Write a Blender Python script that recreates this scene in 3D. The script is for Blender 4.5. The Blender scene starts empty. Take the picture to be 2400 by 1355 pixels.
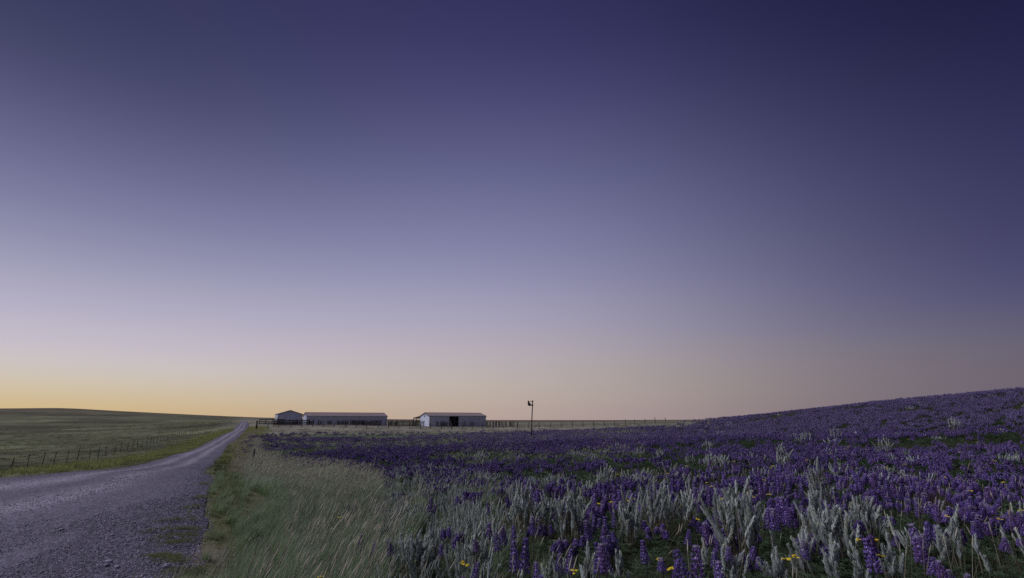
import bpy, math, random
import numpy as np
from mathutils import Vector, Matrix, Euler

random.seed(11)
rng = np.random.default_rng(11)
scn = bpy.context.scene
C = scn.collection
R = math.radians

# ------------------------------------------------------------------ camera
CAMZ = 1.7
PITCH = R(14.4)
cam = bpy.data.cameras.new('camera')
cam.lens = 18.0
cam.sensor_width = 36.0
cam.sensor_fit = 'HORIZONTAL'
cam.clip_start = 0.05
cam.clip_end = 20000.0
cam_ob = bpy.data.objects.new('camera', cam)
C.objects.link(cam_ob)
cam_ob.location = (0, 0, CAMZ)
cam_ob.rotation_euler = (math.pi / 2 + PITCH, 0, 0)
scn.camera = cam_ob

# ------------------------------------------------------------------ sky after sunset
SUN_AZ = R(-62)          # the sun has gone down to the left of the view
world = bpy.data.worlds.new('World')
scn.world = world
world.use_nodes = True
wn, wl = world.node_tree.nodes, world.node_tree.links
wn.clear()


def srgb(r, g, b):
    return tuple(((c / 255) / 12.92 if c / 255 <= .04045 else (((c / 255) + .055) / 1.055) ** 2.4) for c in (r, g, b)) + (1.0,)


def math_node(nt, op, a, b=None, clamp=False):
    n = nt.nodes.new('ShaderNodeMath')
    n.operation = op
    n.use_clamp = clamp
    for i, v in enumerate((a, b)):
        if v is None:
            continue
        if isinstance(v, (int, float)):
            n.inputs[i].default_value = v
        else:
            nt.links.new(v, n.inputs[i])
    return n.outputs[0]


tc = wn.new('ShaderNodeTexCoord')
sep = wn.new('ShaderNodeSeparateXYZ')
wl.new(tc.outputs['Generated'], sep.inputs[0])
wt = world.node_tree
el = math_node(wt, 'DIVIDE', math_node(wt, 'ARCSINE', sep.outputs[2]), math.pi / 2)        # -1..1
hx = math_node(wt, 'MULTIPLY', sep.outputs[0], math.sin(SUN_AZ))
hy = math_node(wt, 'MULTIPLY', sep.outputs[1], math.cos(SUN_AZ))
hlen = math_node(wt, 'SQRT', math_node(wt, 'ADD', math_node(wt, 'MULTIPLY', sep.outputs[0], sep.outputs[0]),
                                       math_node(wt, 'ADD', math_node(wt, 'MULTIPLY', sep.outputs[1], sep.outputs[1]), 1e-6)))
ca = math_node(wt, 'DIVIDE', math_node(wt, 'ADD', hx, hy), hlen)
ang = math_node(wt, 'DIVIDE', math_node(wt, 'ARCCOSINE', ca), math.pi)                     # 0 at the sun .. 1 opposite


# (elevation in degrees, sRGB) seen at the glow, at the middle and away from it
SKY = {
    'sun': [(0, (211, 177, 114)), (1.5, (212, 189, 142)), (3, (210, 197, 173)), (4.5, (208, 199, 197)), (6.5, (198, 191, 205)), (9, (183, 178, 199)), (12, (162, 161, 186)), (15, (141, 141, 171)), (18.5, (118, 120, 154)), (22, (100, 101, 136)), (26, (79, 80, 115)), (30, (62, 65, 97)), (34.5, (51, 55, 87)), (40, (50, 51, 85)), (47, (46, 47, 83)), (56, (42, 42, 77)), (70, (37, 37, 71)), (90, (34, 34, 66))],
    'mid': [(0, (181, 162, 161)), (1.5, (187, 170, 164)), (3, (190, 176, 168)), (4.5, (188, 177, 171)), (6.5, (188, 177, 179)), (9, (179, 172, 185)), (12, (169, 166, 189)), (15, (156, 154, 184)), (18.5, (140, 140, 175)), (22, (129, 128, 167)), (26, (111, 113, 153)), (30, (98, 98, 140)), (34.5, (81, 80, 126)), (40, (61, 61, 106)), (47, (48, 47, 91)), (56, (44, 44, 81)), (70, (40, 40, 74)), (90, (34, 34, 67))],
    'anti': [(0, (94, 85, 101)), (1.5, (92, 84, 101)), (3, (92, 83, 102)), (4.5, (91, 83, 103)), (6.5, (83, 81, 105)), (9, (64, 65, 105)), (12, (48, 49, 96)), (15, (44, 43, 87)), (18.5, (39, 39, 81)), (22, (34, 34, 78)), (26, (27, 27, 67)), (30, (22, 22, 60)), (34.5, (18, 18, 54)), (40, (17, 18, 51)), (47, (21, 23, 50)), (56, (24, 24, 54)), (70, (27, 27, 60)), (90, (34, 34, 66))],
}


def sky_ramp(key):
    n = wn.new('ShaderNodeValToRGB')
    cr = n.color_ramp
    cr.interpolation = 'B_SPLINE'
    pts = SKY[key]
    for i, (d, c) in enumerate(pts):
        e = cr.elements[i] if i < 2 else cr.elements.new(d / 90)
        e.position = d / 90
        e.color = srgb(*c)
    wl.new(el, n.inputs[0])
    return n.outputs[0]


def mix(nt, f, a, b):
    n = nt.nodes.new('ShaderNodeMix')
    n.data_type = 'RGBA'
    n.clamp_factor = True
    for s, v in ((n.inputs[0], f), (n.inputs[6], a), (n.inputs[7], b)):
        if isinstance(v, (int, float)):
            s.default_value = v
        elif isinstance(v, tuple):
            s.default_value = v
        else:
            nt.links.new(v, s)
    return n.outputs[2]


def maprange(nt, v, a, b, smooth=False):
    n = nt.nodes.new('ShaderNodeMapRange')
    n.clamp = True
    n.interpolation_type = 'SMOOTHSTEP' if smooth else 'LINEAR'
    nt.links.new(v, n.inputs[0])
    n.inputs[1].default_value = a
    n.inputs[2].default_value = b
    return n.outputs[0]


# smooth sideways blend of the three bearings (17, 62 and 107 degrees from the glow)
deg = math_node(wt, 'MULTIPLY', ang, 180.0)


def bell(c):
    q = math_node(wt, 'DIVIDE', math_node(wt, 'SUBTRACT', deg, c), 32.0)
    return math_node(wt, 'EXPONENT', math_node(wt, 'MULTIPLY', math_node(wt, 'MULTIPLY', q, q), -1.0))


k_sun, k_mid, k_anti = bell(17.0), bell(62.0), bell(107.0)
k_anti = math_node(wt, 'ADD', k_anti, 1e-4)
k_tot = math_node(wt, 'ADD', k_sun, math_node(wt, 'ADD', k_mid, k_anti))
k_sun, k_mid, k_anti = (math_node(wt, 'DIVIDE', k_, k_tot) for k_ in (k_sun, k_mid, k_anti))


def vsum(*cols):
    out = cols[0]
    for c in cols[1:]:
        n = wn.new('ShaderNodeVectorMath')
        n.operation = 'ADD'
        wl.new(out, n.inputs[0])
        wl.new(c, n.inputs[1])
        out = n.outputs[0]
    return out


def vscale(col, f):
    n = wn.new('ShaderNodeVectorMath')
    n.operation = 'SCALE'
    wl.new(col, n.inputs[0])
    wl.new(f, n.inputs['Scale'])
    return n.outputs[0]


m2 = vsum(vscale(sky_ramp('sun'), k_sun), vscale(sky_ramp('mid'), k_mid), vscale(sky_ramp('anti'), k_anti))
SKY_STRENGTH = 1.0
bg1 = wn.new('ShaderNodeBackground')
bg1.inputs[1].default_value = SKY_STRENGTH
wl.new(m2, bg1.inputs[0])
wo = wn.new('ShaderNodeOutputWorld')
wl.new(bg1.outputs[0], wo.inputs[0])

# added soft fill lamp high on the left, lifting the land after sunset
sun = bpy.data.lights.new('sun', 'SUN')
sun.energy = 2.4
sun.angle = R(50)
sun.color = (0.94, 0.93, 1.0)
fill_ob = bpy.data.objects.new('sun', sun)
C.objects.link(fill_ob)
FILL_EL = R(48)
FILL_AZ = R(-95)
fill_dir = Vector((math.sin(FILL_AZ) * math.cos(FILL_EL), math.cos(FILL_AZ) * math.cos(FILL_EL), math.sin(FILL_EL)))
fill_ob.rotation_euler = (-fill_dir).to_track_quat('-Z', 'Y').to_euler()
fill_ob.location = fill_dir * 50

scn.view_settings.view_transform = 'Standard'
scn.view_settings.look = 'None'
scn.view_settings.exposure = 0.0
scn.view_settings.gamma = 1.0
scn.view_settings.use_curve_mapping = False
scn.render.engine = 'CYCLES'
scn.cycles.max_bounces = 5
scn.cycles.diffuse_bounces = 3
scn.cycles.transparent_max_bounces = 4
scn.cycles.use_denoising = False
scn.render.filter_size = 1.3


# ------------------------------------------------------------------ helpers
def tag(o, label=None, cat=None, group=None, kind=None):
    if label: o['label'] = label
    if cat: o['category'] = cat
    if group: o['group'] = group
    if kind: o['kind'] = kind
    return o


def empty(name, loc, rz=0.0, label=None, cat=None, group=None):
    o = bpy.data.objects.new(name, None)
    o.empty_display_size = .2
    C.objects.link(o)
    o.location = loc
    o.rotation_euler = (0, 0, rz)
    return tag(o, label, cat, group)


def link(name, me, parent=None, loc=(0, 0, 0), rot=(0, 0, 0), scale=(1, 1, 1)):
    o = bpy.data.objects.new(name, me)
    C.objects.link(o)
    if parent is not None:
        o.parent = parent
    o.location = loc
    o.rotation_euler = rot
    o.scale = scale
    return o


class MB:
    """collects vertices, faces and vertex colours"""
    def __init__(self):
        self.v, self.f, self.c, self.n = [], [], [], 0

    def add(self, verts, faces, col=(1, 1, 1)):
        verts = np.asarray(verts, float).reshape(-1, 3)
        k = len(verts)
        col = np.asarray(col, float)
        if col.ndim == 1:
            col = np.repeat(col[None, :3], k, 0)
        self.v.append(verts)
        self.c.append(col[:, :3])
        self.f += [tuple(i + self.n for i in f) for f in faces]
        self.n += k

    def merge(self, other, M=None, tint=None):
        V = np.concatenate(other.v)
        if M is not None:
            M = np.array(M)
            V = V @ M[:3, :3].T + M[:3, 3]
        Cc = np.concatenate(other.c)
        if tint is not None:
            Cc = np.clip(Cc * np.asarray(tint), 0, 1)
        self.add(V, other.f, Cc)

    def box(self, x0, x1, y0, y1, z0, z1, col=(1, 1, 1)):
        v = [(x, y, z) for z in (z0, z1) for y in (y0, y1) for x in (x0, x1)]
        self.add(v, [(0, 2, 3, 1), (4, 5, 7, 6), (0, 1, 5, 4), (2, 6, 7, 3), (0, 4, 6, 2), (1, 3, 7, 5)], col)

    def tube(self, pts, rad, sides=6, col=(1, 1, 1), cap=True):
        pts = [Vector(p) for p in pts]
        if not hasattr(rad, '__len__'):
            rad = [rad] * len(pts)
        vs, fs = [], []
        for i, p in enumerate(pts):
            t = (pts[min(i + 1, len(pts) - 1)] - pts[max(i - 1, 0)]).normalized()
            a = t.orthogonal().normalized()
            if abs(t.z) > .5:
                a = Vector((1, 0, 0)) - t * t.x
                a.normalize()
            b = t.cross(a)
            for k in range(sides):
                w = 2 * math.pi * k / sides
                vs.append(p + (a * math.cos(w) + b * math.sin(w)) * rad[i])
        for i in range(len(pts) - 1):
            for k in range(sides):
                k2 = (k + 1) % sides
                fs.append((i * sides + k, i * sides + k2, (i + 1) * sides + k2, (i + 1) * sides + k))
        if cap:
            fs.append(tuple(range(sides))[::-1])
            fs.append(tuple((len(pts) - 1) * sides + k for k in range(sides)))
        self.add([tuple(v) for v in vs], fs, col)

    def mesh(self, name, mat, smooth=False):
        me = bpy.data.meshes.new(name)
        V = np.concatenate(self.v)
        me.from_pydata(V.tolist(), [], self.f)
        at_ = me.attributes.new('Col', 'FLOAT_COLOR', 'POINT')
        cc = np.ones((len(V), 4), np.float32)
        cc[:, :3] = np.concatenate(self.c)
        at_.data.foreach_set('color', cc.ravel())
        if smooth:
            me.polygons.foreach_set('use_smooth', [True] * len(me.polygons))
        me.materials.append(mat)
        me.update()
        return me

    def build(self, name, mat, parent=None, smooth=False, **k):
        return link(name, self.mesh(name, mat, smooth), parent, **k)


# ------------------------------------------------------------------ materials
def new_mat(name):
    m = bpy.data.materials.new(name)
    m.use_nodes = True
    nt = m.node_tree
    b = nt.nodes['Principled BSDF']
    return m, nt, b


def noise(nt, scale, detail=4, rough=.55, coord='Object', vec=None):
    n = nt.nodes.new('ShaderNodeTexNoise')
    n.inputs['Scale'].default_value = scale
    n.inputs['Detail'].default_value = detail
    n.inputs['Roughness'].default_value = rough
    if vec is None:
        t = nt.nodes.new('ShaderNodeTexCoord')
        vec = t.outputs[coord]
    nt.links.new(vec, n.inputs['Vector'])
    return n.outputs[0]


def mul_col(nt, col, fac):
    n = nt.nodes.new('ShaderNodeVectorMath')
    n.operation = 'SCALE'
    nt.links.new(col, n.inputs[0])
    if isinstance(fac, (int, float)):
        n.inputs['Scale'].default_value = fac
    else:
        nt.links.new(fac, n.inputs['Scale'])
    return n.outputs[0]


def attr_col(nt):
    a = nt.nodes.new('ShaderNodeAttribute')
    a.attribute_name = 'Col'
    return a.outputs['Color']


def plant_mat(name, transl=.25, var=.35, rough=.75, spec=.25):
    m, nt, b = new_mat(name)
    oi = nt.nodes.new('ShaderNodeObjectInfo')
    f = math_node(nt, 'ADD', math_node(nt, 'MULTIPLY', oi.outputs['Random'], var), 1 - var / 2)
    col = mul_col(nt, attr_col(nt), f)
    nt.links.new(col, b.inputs['Base Color'])
    b.inputs['Roughness'].default_value = rough
    b.inputs['Specular IOR Level'].default_value = spec
    if transl > 0:
        t = nt.nodes.new('ShaderNodeBsdfTranslucent')
        nt.links.new(col, t.inputs[0])
        mx = nt.nodes.new('ShaderNodeMixShader')
        mx.inputs[0].default_value = transl
        nt.links.new(b.outputs[0], mx.inputs[1])
        nt.links.new(t.outputs[0], mx.inputs[2])
        nt.links.new(mx.outputs[0], nt.nodes['Material Output'].inputs[0])
    return m


def solid_mat(name, col, rough=.7, metal=0.0, spec=.4, nscale=6.0, amount=.35, bump=0.0, bscale=40.0, use_attr=False):
    m, nt, b = new_mat(name)
    f = math_node(nt, 'ADD', math_node(nt, 'MULTIPLY', noise(nt, nscale), amount * 2), 1 - amount)
    if use_attr:
        base = attr_col(nt)
    else:
        rgb = nt.nodes.new('ShaderNodeRGB')
        rgb.outputs[0].default_value = tuple(col) + (1,)
        base = rgb.outputs[0]
    nt.links.new(mul_col(nt, base, f), b.inputs['Base Color'])
    b.inputs['Roughness'].default_value = rough
    b.inputs['Metallic'].default_value = metal
    b.inputs['Specular IOR Level'].default_value = spec
    if bump:
        bp = nt.nodes.new('ShaderNodeBump')
        bp.inputs['Strength'].default_value = bump
        bp.inputs['Distance'].default_value = .02
        nt.links.new(noise(nt, bscale), bp.inputs['Height'])
        nt.links.new(bp.outputs[0], b.inputs['Normal'])
    return m


# ------------------------------------------------------------------ lie of the land
FPX = 1200.0


def ray(px, py):
    px = np.asarray(px, float)
    py = np.asarray(py, float)
    b = 677.5 - py
    return px - 1200 + 0 * b, FPX * math.cos(PITCH) - b * math.sin(PITCH), FPX * math.sin(PITCH) + b * math.cos(PITCH)


def survey(px, py, d, c=0.0):
    x, y, z = ray(px, py)
    return float(x / y * d), float(d), float(z / y * d - c)


# survey points of the terrain: bearing and dip as read off the picture, distance ahead, height of what grows there
CP = [
    (2400, 1355, 4, .40), (2400, 1200, 7.5, .40), (2400, 1100, 13, .4), (2400, 1020, 24, .35), (2400, 950, 42, .3), (2400, 916, 58, .3), (2400, 938, 120, 0), (2400, 965, 400, 0),
    (2000, 1355, 4, .4), (2000, 1200, 7.5, .4), (2000, 1100, 14, .4), (2000, 1030, 27, .35), (2000, 985, 46, .3), (2000, 951, 72, .3), (2000, 961, 130, 0), (2000, 975, 400, 0),
    (1600, 1355, 4.2, .4), (1600, 1200, 8, .4), (1600, 1100, 15.5, .4), (1600, 1040, 31, .35), (1600, 1008, 62, .3), (1600, 988, 110, .3), (1600, 989, 180, 0), (1600, 987, 450, 0),
    (1200, 1355, 4.6, .4), (1200, 1200, 9, .45), (1200, 1100, 18, .4), (1200, 1050, 34, .35), (1244, 1026, 55, .2), (1200, 1013, 90, .3), (1200, 1004, 125, 0), (1070, 1000.8, 190, 0), (1200, 995, 300, 0), (1200, 986.5, 900, 0),
    (900, 1355, 5.2, .5), (900, 1200, 9.5, .6), (900, 1110, 18, .5), (900, 1050, 40, .4), (900, 1016, 88, .3), (900, 1003, 125, 0), (800, 998.5, 205, 0), (800, 990, 420, 0),
    (700, 1355, 5.6, .5), (650, 1200, 10, .6), (640, 1100, 21, .5), (620, 1060, 38, .4), (620, 1030, 66, .3), (615, 1004.5, 120, 0), (675, 996.5, 216, 0), (640, 986, 420, 0),
    (0, 1355, 9, 0), (0, 1200, 15.5, 0), (350, 1347, 7.5, 0), (450, 1175, 12.3, 0), (484, 1117, 19, 0), (0, 1117, 24.5, 0), (256, 1100, 27, 0), (333, 1087, 33, 0), (400, 1068, 45, 0), (480, 1040, 78, 0), (520, 1020, 110, 0), (560, 993, 200, 0),
    (469, 1107, 22.5, 0), (493, 1093, 30, 0), (521, 1068, 44.5, 0), (547, 1040, 76, 0), (573, 1013, 118, 0), (584, 993, 197, 0),
    (0, 1112, 48, 0), (150, 1092, 56, 0), (268, 1066, 75, 0), (450, 1019, 150, 0), (0, 1060, 85, 0), (0, 1000, 240, 0), (300, 1000, 240, 0), (0, 958.5, 650, 0), (150, 956.5, 650, 0), (250, 962, 680, 0), (450, 972, 800, 0), (600, 978.5, 950, 0), (540, 988, 300, 0),
    (0, 965, 2500, 0), (250, 968, 2500, 0), (600, 982, 2500, 0), (1000, 984.5, 3000, 0), (1300, 984.8, 3000, 0), (1700, 985, 3000, 0), (2400, 985, 3000, 0), (0, 975, 8000, 0), (1200, 984.9, 8000, 0), (2400, 985, 8000, 0),
]
WP = [survey(*c) for c in CP]
for az, rr in ((-75, [(3, -1.9), (12, -2.6), (40, -4), (120, -4.5), (500, 5), (3000, 8)]), (-120, [(3, -1.8), (12, -2.3), (60, -3.5), (500, 0), (3000, 0)]),
               (180, [(2, -1.6), (10, -1.5), (60, -1), (500, 0), (3000, 0)]), (120, [(2, -1.5), (10, -1.0), (60, 1.5), (500, 3), (3000, 0)]),
               (75, [(2, -1.5), (5, -1.3), (13, -.6), (60, 4), (150, 5), (500, 3), (3000, 0)])):
    for r_, z_ in rr:
        for s_ in ((1, -1) if az == 180 else (1,)):
            WP.append((r_ * math.sin(R(az) * s_), r_ * math.cos(R(az) * s_), z_))
for az in range(-180, 180, 45):
    WP.append((.8 * math.sin(R(az)), .8 * math.cos(R(az)), -1.62))
WP = np.array(WP)


def feat(x, y):
    r = np.hypot(x, y) + .3
    return np.stack([np.arctan2(x, y) * 2.2, np.log(r)], -1), r


def kern(d2):
    return .5 * d2 * np.log(d2 + 1e-9)


FX, FR = feat(WP[:, 0], WP[:, 1])
NP_ = len(FX)
A_ = np.zeros((NP_ + 3, NP_ + 3))
A_[:NP_, :NP_] = kern(((FX[:, None] - FX[None]) ** 2).sum(-1)) + np.eye(NP_) * 2e-3
A_[:NP_, NP_] = A_[NP_, :NP_] = 1
A_[:NP_, NP_ + 1:] = FX
A_[NP_ + 1:, :NP_] = FX.T
SOL = np.linalg.solve(A_, np.r_[(WP[:, 2] + 1.65) / (FR + 15), 0, 0, 0])


def H(x, y):
    """ground height"""
    x = np.asarray(x, float)
    y = np.asarray(y, float)
    sh = x.shape
    x = x.ravel()
    y = y.ravel()
    o = np.empty(len(x))
    for i in range(0, len(x), 20000):
        f, r = feat(x[i:i + 20000], y[i:i + 20000])
        k = kern(((f[:, None] - FX[None]) ** 2).sum(-1))
        o[i:i + 20000] = (k @ SOL[:NP_] + SOL[NP_] + f @ SOL[NP_ + 1:]) * (r + 15) - 1.65 + CAMZ
    r = np.hypot(x, y)
    o += (np.sin(x * 1.7 + np.sin(y * 1.3)) * np.sin(y * 1.9 + .7)) * .018 * np.clip(r / 6, 0, 1)
    o += np.sin(x * .31 + 1.1 * np.sin(y * .23)) * np.sin(y * .27 + 2.) * .07 * np.clip((r - 8) / 30, 0, 1)
    return o.reshape(sh)


DS = np.geomspace(1.2, 3000, 500)


def ground(px, py, h=0.0):
    """where the sight line through a picture point meets the ground (or a level h above it)"""
    x, y, z = (float(v) for v in ray(px, py))
    X, Y, Z = x / y * DS, DS, z / y * DS + CAMZ
    g = Z - H(X, Y) - h
    k = np.argmax(g < 0)
    if k == 0:
        k = len(DS) - 1
    t = g[k - 1] / (g[k - 1] - g[k])
    d = DS[k - 1] + (DS[k] - DS[k - 1]) * t
    X, Y = x / y * d, d
    return np.array([X, Y, float(H(X, Y))])


def inpoly(x, y, poly):
    x = np.asarray(x)
    y = np.asarray(y)
    c = np.zeros(x.shape, bool)
    P_ = np.asarray(poly)
    j = len(P_) - 1
    for i in range(len(P_)):
        xi, yi, xj, yj = P_[i, 0], P_[i, 1], P_[j, 0], P_[j, 1]
        c ^= ((yi > y) != (yj > y)) & (x < (xj - xi) * (y - yi) / (yj - yi + 1e-12) + xi)
        j = i
    return c


def fuzzy(x, y, poly, amp=.11):
    """inside a zone whose border wanders"""
    r = np.hypot(x, y) * amp
    return inpoly(x + (fnoise(x, y, .9, 71) - .5) * 4 * r + (np.random.default_rng(3).random(len(x)) - .5) * r, y + (fnoise(x, y, .9, 72) - .5) * 4 * r, poly)


def vnoise(x, y, s, seed=0):
    """smooth value noise 0..1"""
    x = np.asarray(x) / s + 131.7 * (seed + 1)
    y = np.asarray(y) / s + 57.3 * (seed + 2)
    xi, yi = np.floor(x).astype(np.int64), np.floor(y).astype(np.int64)
    fx, fy = x - xi, y - yi
    fx = fx * fx * (3 - 2 * fx)
    fy = fy * fy * (3 - 2 * fy)

    def h(a, b):
        v = (a * 374761393 + b * 668265263 + seed * 974711) & 0x7fffffff
        v = ((v ^ (v >> 13)) * 1274126177) & 0x7fffffff
        return ((v ^ (v >> 16)) & 0xffff) / 65535.0
    return (h(xi, yi) * (1 - fx) + h(xi + 1, yi) * fx) * (1 - fy) + (h(xi, yi + 1) * (1 - fx) + h(xi + 1, yi + 1) * fx) * fy


def fnoise(x, y, s, seed=0):
    return (vnoise(x, y, s, seed) + .5 * vnoise(x, y, s * .5, seed + 7) + .25 * vnoise(x, y, s * .25, seed + 13)) / 1.75


# ------------------------------------------------------------------ road edges and planting zones (plan view)
ROAD_L = [survey(*a)[:2] for a in ((560, 993, 205), (520, 1020, 110), (480, 1040, 78), (400, 1068, 45), (333, 1087, 33), (256, 1100, 27), (120, 1110, 25.2), (0, 1117, 24.5))]
ROAD_L = [(ROAD_L[0][0] - 60, ROAD_L[0][1] + 118)] + ROAD_L + [(-33, 22), (-46, 18), (-58, 13), (-74, 6), (-95, -6)]
ROAD_R = [survey(*a)[:2] for a in ((584, 993, 203), (573, 1015, 112), (547, 1040, 76), (521, 1068, 44.5), (495, 1092, 30), (482, 1107, 22.5), (500, 1119, 18.3), (480, 1172, 12.1))]
ROAD_R = [(ROAD_R[0][0] - 60, ROAD_R[0][1] + 118)] + ROAD_R + [tuple(ground(488, 1222)[:2]), tuple(ground(448, 1300)[:2]), tuple(ground(400, 1352)[:2]), (-4.9, 2.0), (-7, -6)]


def resample(P, n):
    P = np.array(P)
    t = np.linspace(0, len(P) - 1, n)
    # Catmull-Rom through the survey points
    i = np.clip(np.floor(t).astype(int), 0, len(P) - 2)
    u = (t - i)[:, None]
    p0, p1, p2, p3 = P[np.maximum(i - 1, 0)], P[i], P[i + 1], P[np.minimum(i + 2, len(P) - 1)]
    return .5 * (2 * p1 + (p2 - p0) * u + (2 * p0 - 5 * p1 + 4 * p2 - p3) * u ** 2 + (3 * p1 - p0 - 3 * p2 + p3) * u ** 3)


RL, RR = resample(ROAD_L, 160), resample(ROAD_R, 160)
ROAD_POLY = np.concatenate([RL, RR[::-1]])


def road_dist(x, y):
    """distance to the nearest road edge, negative on the road"""
    x = np.asarray(x, float)
    y = np.asarray(y, float)
    E = np.concatenate([RL, RR])
    d = np.full(x.shape, 1e9)
    for e in E[::1]:
        d = np.minimum(d, (x - e[0]) ** 2 + (y - e[1]) ** 2)
    d = np.sqrt(d)
    return np.where(inpoly(x, y, ROAD_POLY), -d, d)


def zone(pts):
    return np.array([ground(*p)[:2] if len(p) == 2 else p[:2] for p in pts])


Z_TALL = zone([(300, 1500), (505, 1355), (505, 1300), (560, 1215), (585, 1160), (575, 1115), (580, 1080), (596, 1035), (606, 1035), (612, 1070), (660, 1092), (780, 1102), (850, 1114), (915, 1180), (905, 1280), (870, 1355), (840, 1500)])
Z_SAGE = zone([(740, 1100), (940, 1085), (1080, 1100), (1180, 1140), (1230, 1230), (1260, 1355), (1260, 1480), (845, 1480), (865, 1355), (895, 1280), (905, 1175), (840, 1112)])
Z_FIELD = np.concatenate([zone([(578, 1024), (592, 1082), (690, 1106), (870, 1116), (975, 1180), (950, 1280), (900, 1355), (870, 1480)]), [(3, -2), (40, -5), (90, 20), (95, 110)],
                          zone([(1800, 974), (1650, 997), (1500, 1006), (1300, 1014), (1100, 1015), (900, 1019), (700, 1023)])])
# ------------------------------------------------------------------ terrain
def field_side(x, y):
    return inpoly(x, y, Z_FIELD)


def land_colour(x, y):
    r = np.hypot(x, y)
    n1 = fnoise(x, y, 26, 1)[:, None]
    n2 = fnoise(x, y, 6, 2)[:, None]
    n3 = fnoise(x, y * 3.0, 60, 3)[:, None]
    past = np.array([.140, .132, .080]) * (1 - n1) + np.array([.100, .112, .060]) * n1
    past = past * (.70 + .6 * n2)
    dark = np.clip((n3 - .52) * 6, 0, 1)
    pale = np.clip((fnoise(x, y * 2.6, 44, 8) - .50) * 6, 0, 1)[:, None]
    past = past * (1 - .5 * dark) * (1 + .55 * pale)
    far = np.clip((r - 420) / 500, 0, 1)[:, None]
    past = past * (1 - far) + np.array([.115, .085, .068]) * far
    yard = (np.clip((y - 70) / 40, 0, 1) * np.clip(1 - (y - 220) / 500, 0, 1) * np.clip((x + .52 * y + 8) / 14, 0, 1))[:, None]
    past = past * (1 - yard) + np.array([.26, .245, .20]) * (.7 + .6 * n2) * yard
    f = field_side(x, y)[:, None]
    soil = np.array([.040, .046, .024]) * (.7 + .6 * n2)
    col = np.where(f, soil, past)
    rd = road_dist(x, y)
    verge = np.clip(1 - rd / 3.0, 0, 1)[:, None] * (rd > 0)[:, None]
    col = col * (1 - verge * .7) + np.array([.10, .105, .042]) * verge * .7
    dirt = np.exp(-(((x - DIRT[0]) / .55) ** 2 + ((y - DIRT[1]) / .9) ** 2))[:, None]
    return col * (1 - dirt) + np.array([.20, .165, .135]) * dirt


DIRT = ground(462, 1305)
az = np.concatenate([np.linspace(-180, -64, 36)[:-1], np.linspace(-64, 64, 340), np.linspace(64, 180, 36)[1:-1]])
rad = np.concatenate([[.0], np.geomspace(.8, 9500, 300)])
AZ, RD = np.meshgrid(np.radians(az), rad[1:], indexing='ij')
GX, GY = (RD * np.sin(AZ)).ravel(), (RD * np.cos(AZ)).ravel()
GZ = H(GX, GY)
GZ = GZ - np.where(inpoly(GX, GY, ROAD_POLY), .14, 0)
na, nr = AZ.shape
idx = np.arange(na * nr).reshape(na, nr)
i0, i1 = idx, np.roll(idx, -1, 0)
Q = np.stack([i0[:, :-1], i0[:, 1:], i1[:, 1:], i1[:, :-1]], -1).reshape(-1, 4)
me = bpy.data.meshes.new('ground')
V = np.stack([GX, GY, GZ], -1)
V = np.concatenate([V, [[0, 0, float(H(0.01, 0.01))]]])
tri = [(int(idx[a, 0]), int(idx[(a + 1) % na, 0]), na * nr) for a in range(na)]
me.from_pydata(V.tolist(), [], Q.tolist() + [t[::-1] for t in tri])
ca_ = me.attributes.new('Col', 'FLOAT_COLOR', 'POINT')
cc = np.ones((len(V), 4), np.float32)
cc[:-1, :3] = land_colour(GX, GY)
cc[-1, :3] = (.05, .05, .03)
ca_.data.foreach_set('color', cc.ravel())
me.polygons.foreach_set('use_smooth', [True] * len(me.polygons))


def land_mat():
    m, nt, b = new_mat('prairie')
    t = nt.nodes.new('ShaderNodeTexCoord')
    mp = nt.nodes.new('ShaderNodeMapping')
    mp.inputs['Scale'].default_value = (1, 1, 1)
    nt.links.new(t.outputs['Object'], mp.inputs[0])
    a = noise(nt, .9, 8, .7, vec=mp.outputs[0])
    bb = noise(nt, .06, 6, .6, vec=mp.outputs[0])
    f = math_node(nt, 'ADD', math_node(nt, 'MULTIPLY', a, 1.1), math_node(nt, 'MULTIPLY', bb, .7))
    col = mul_col(nt, attr_col(nt), f)
    nt.links.new(col, b.inputs['Base Color'])
    b.inputs['Roughness'].default_value = .95
    b.inputs['Specular IOR Level'].default_value = .1
    bp = nt.nodes.new('ShaderNodeBump')
    bp.inputs['Strength'].default_value = .8
    bp.inputs['Distance'].default_value = .25
    nt.links.new(a, bp.inputs['Height'])
    nt.links.new(bp.outputs[0], b.inputs['Normal'])
    return m


me.materials.append(land_mat())
me.update()
tag(link('ground', me), 'rolling dusky prairie pasture running out to the low hills', kind='structure')

# ------------------------------------------------------------------ gravel road
NA = 26


def road_point(i, s):
    return RL[i] * (1 - s) + RR[i] * s


rv, rc = [], []
for i in range(len(RL)):
    for k in range(NA + 1):
        s = k / NA
        p = road_point(i, s)
        rv.append((p[0], p[1]))
        w = np.linalg.norm(RL[i] - RR[i])
        # two packed wheel tracks and a third where traffic cuts the corner, paler than the loose gravel
        tr = max(math.exp(-((s - .30) / .09) ** 2), math.exp(-((s - .62) / .08) ** 2))
        rc.append(tr)
rv = np.array(rv)
rx, ry = rv[:, 0], rv[:, 1]
S_ = np.tile(np.linspace(0, 1, NA + 1), len(RL))
rz = H(rx, ry) + .015 + .06 * np.sin(np.pi * S_) - .05 * (np.abs(S_ - .5) > .49) - .025 * np.array(rc)
me = bpy.data.meshes.new('road')
fs = []
for i in range(len(RL) - 1):
    for k in range(NA):
        a = i * (NA + 1) + k
        fs.append((a, a + 1, a + NA + 2, a + NA + 1))
me.from_pydata(np.stack([rx, ry, rz], -1).tolist(), [], [f[::-1] for f in fs])
cc = np.ones((len(rx), 4), np.float32)
nn = fnoise(rx, ry, 3.0, 5)
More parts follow.
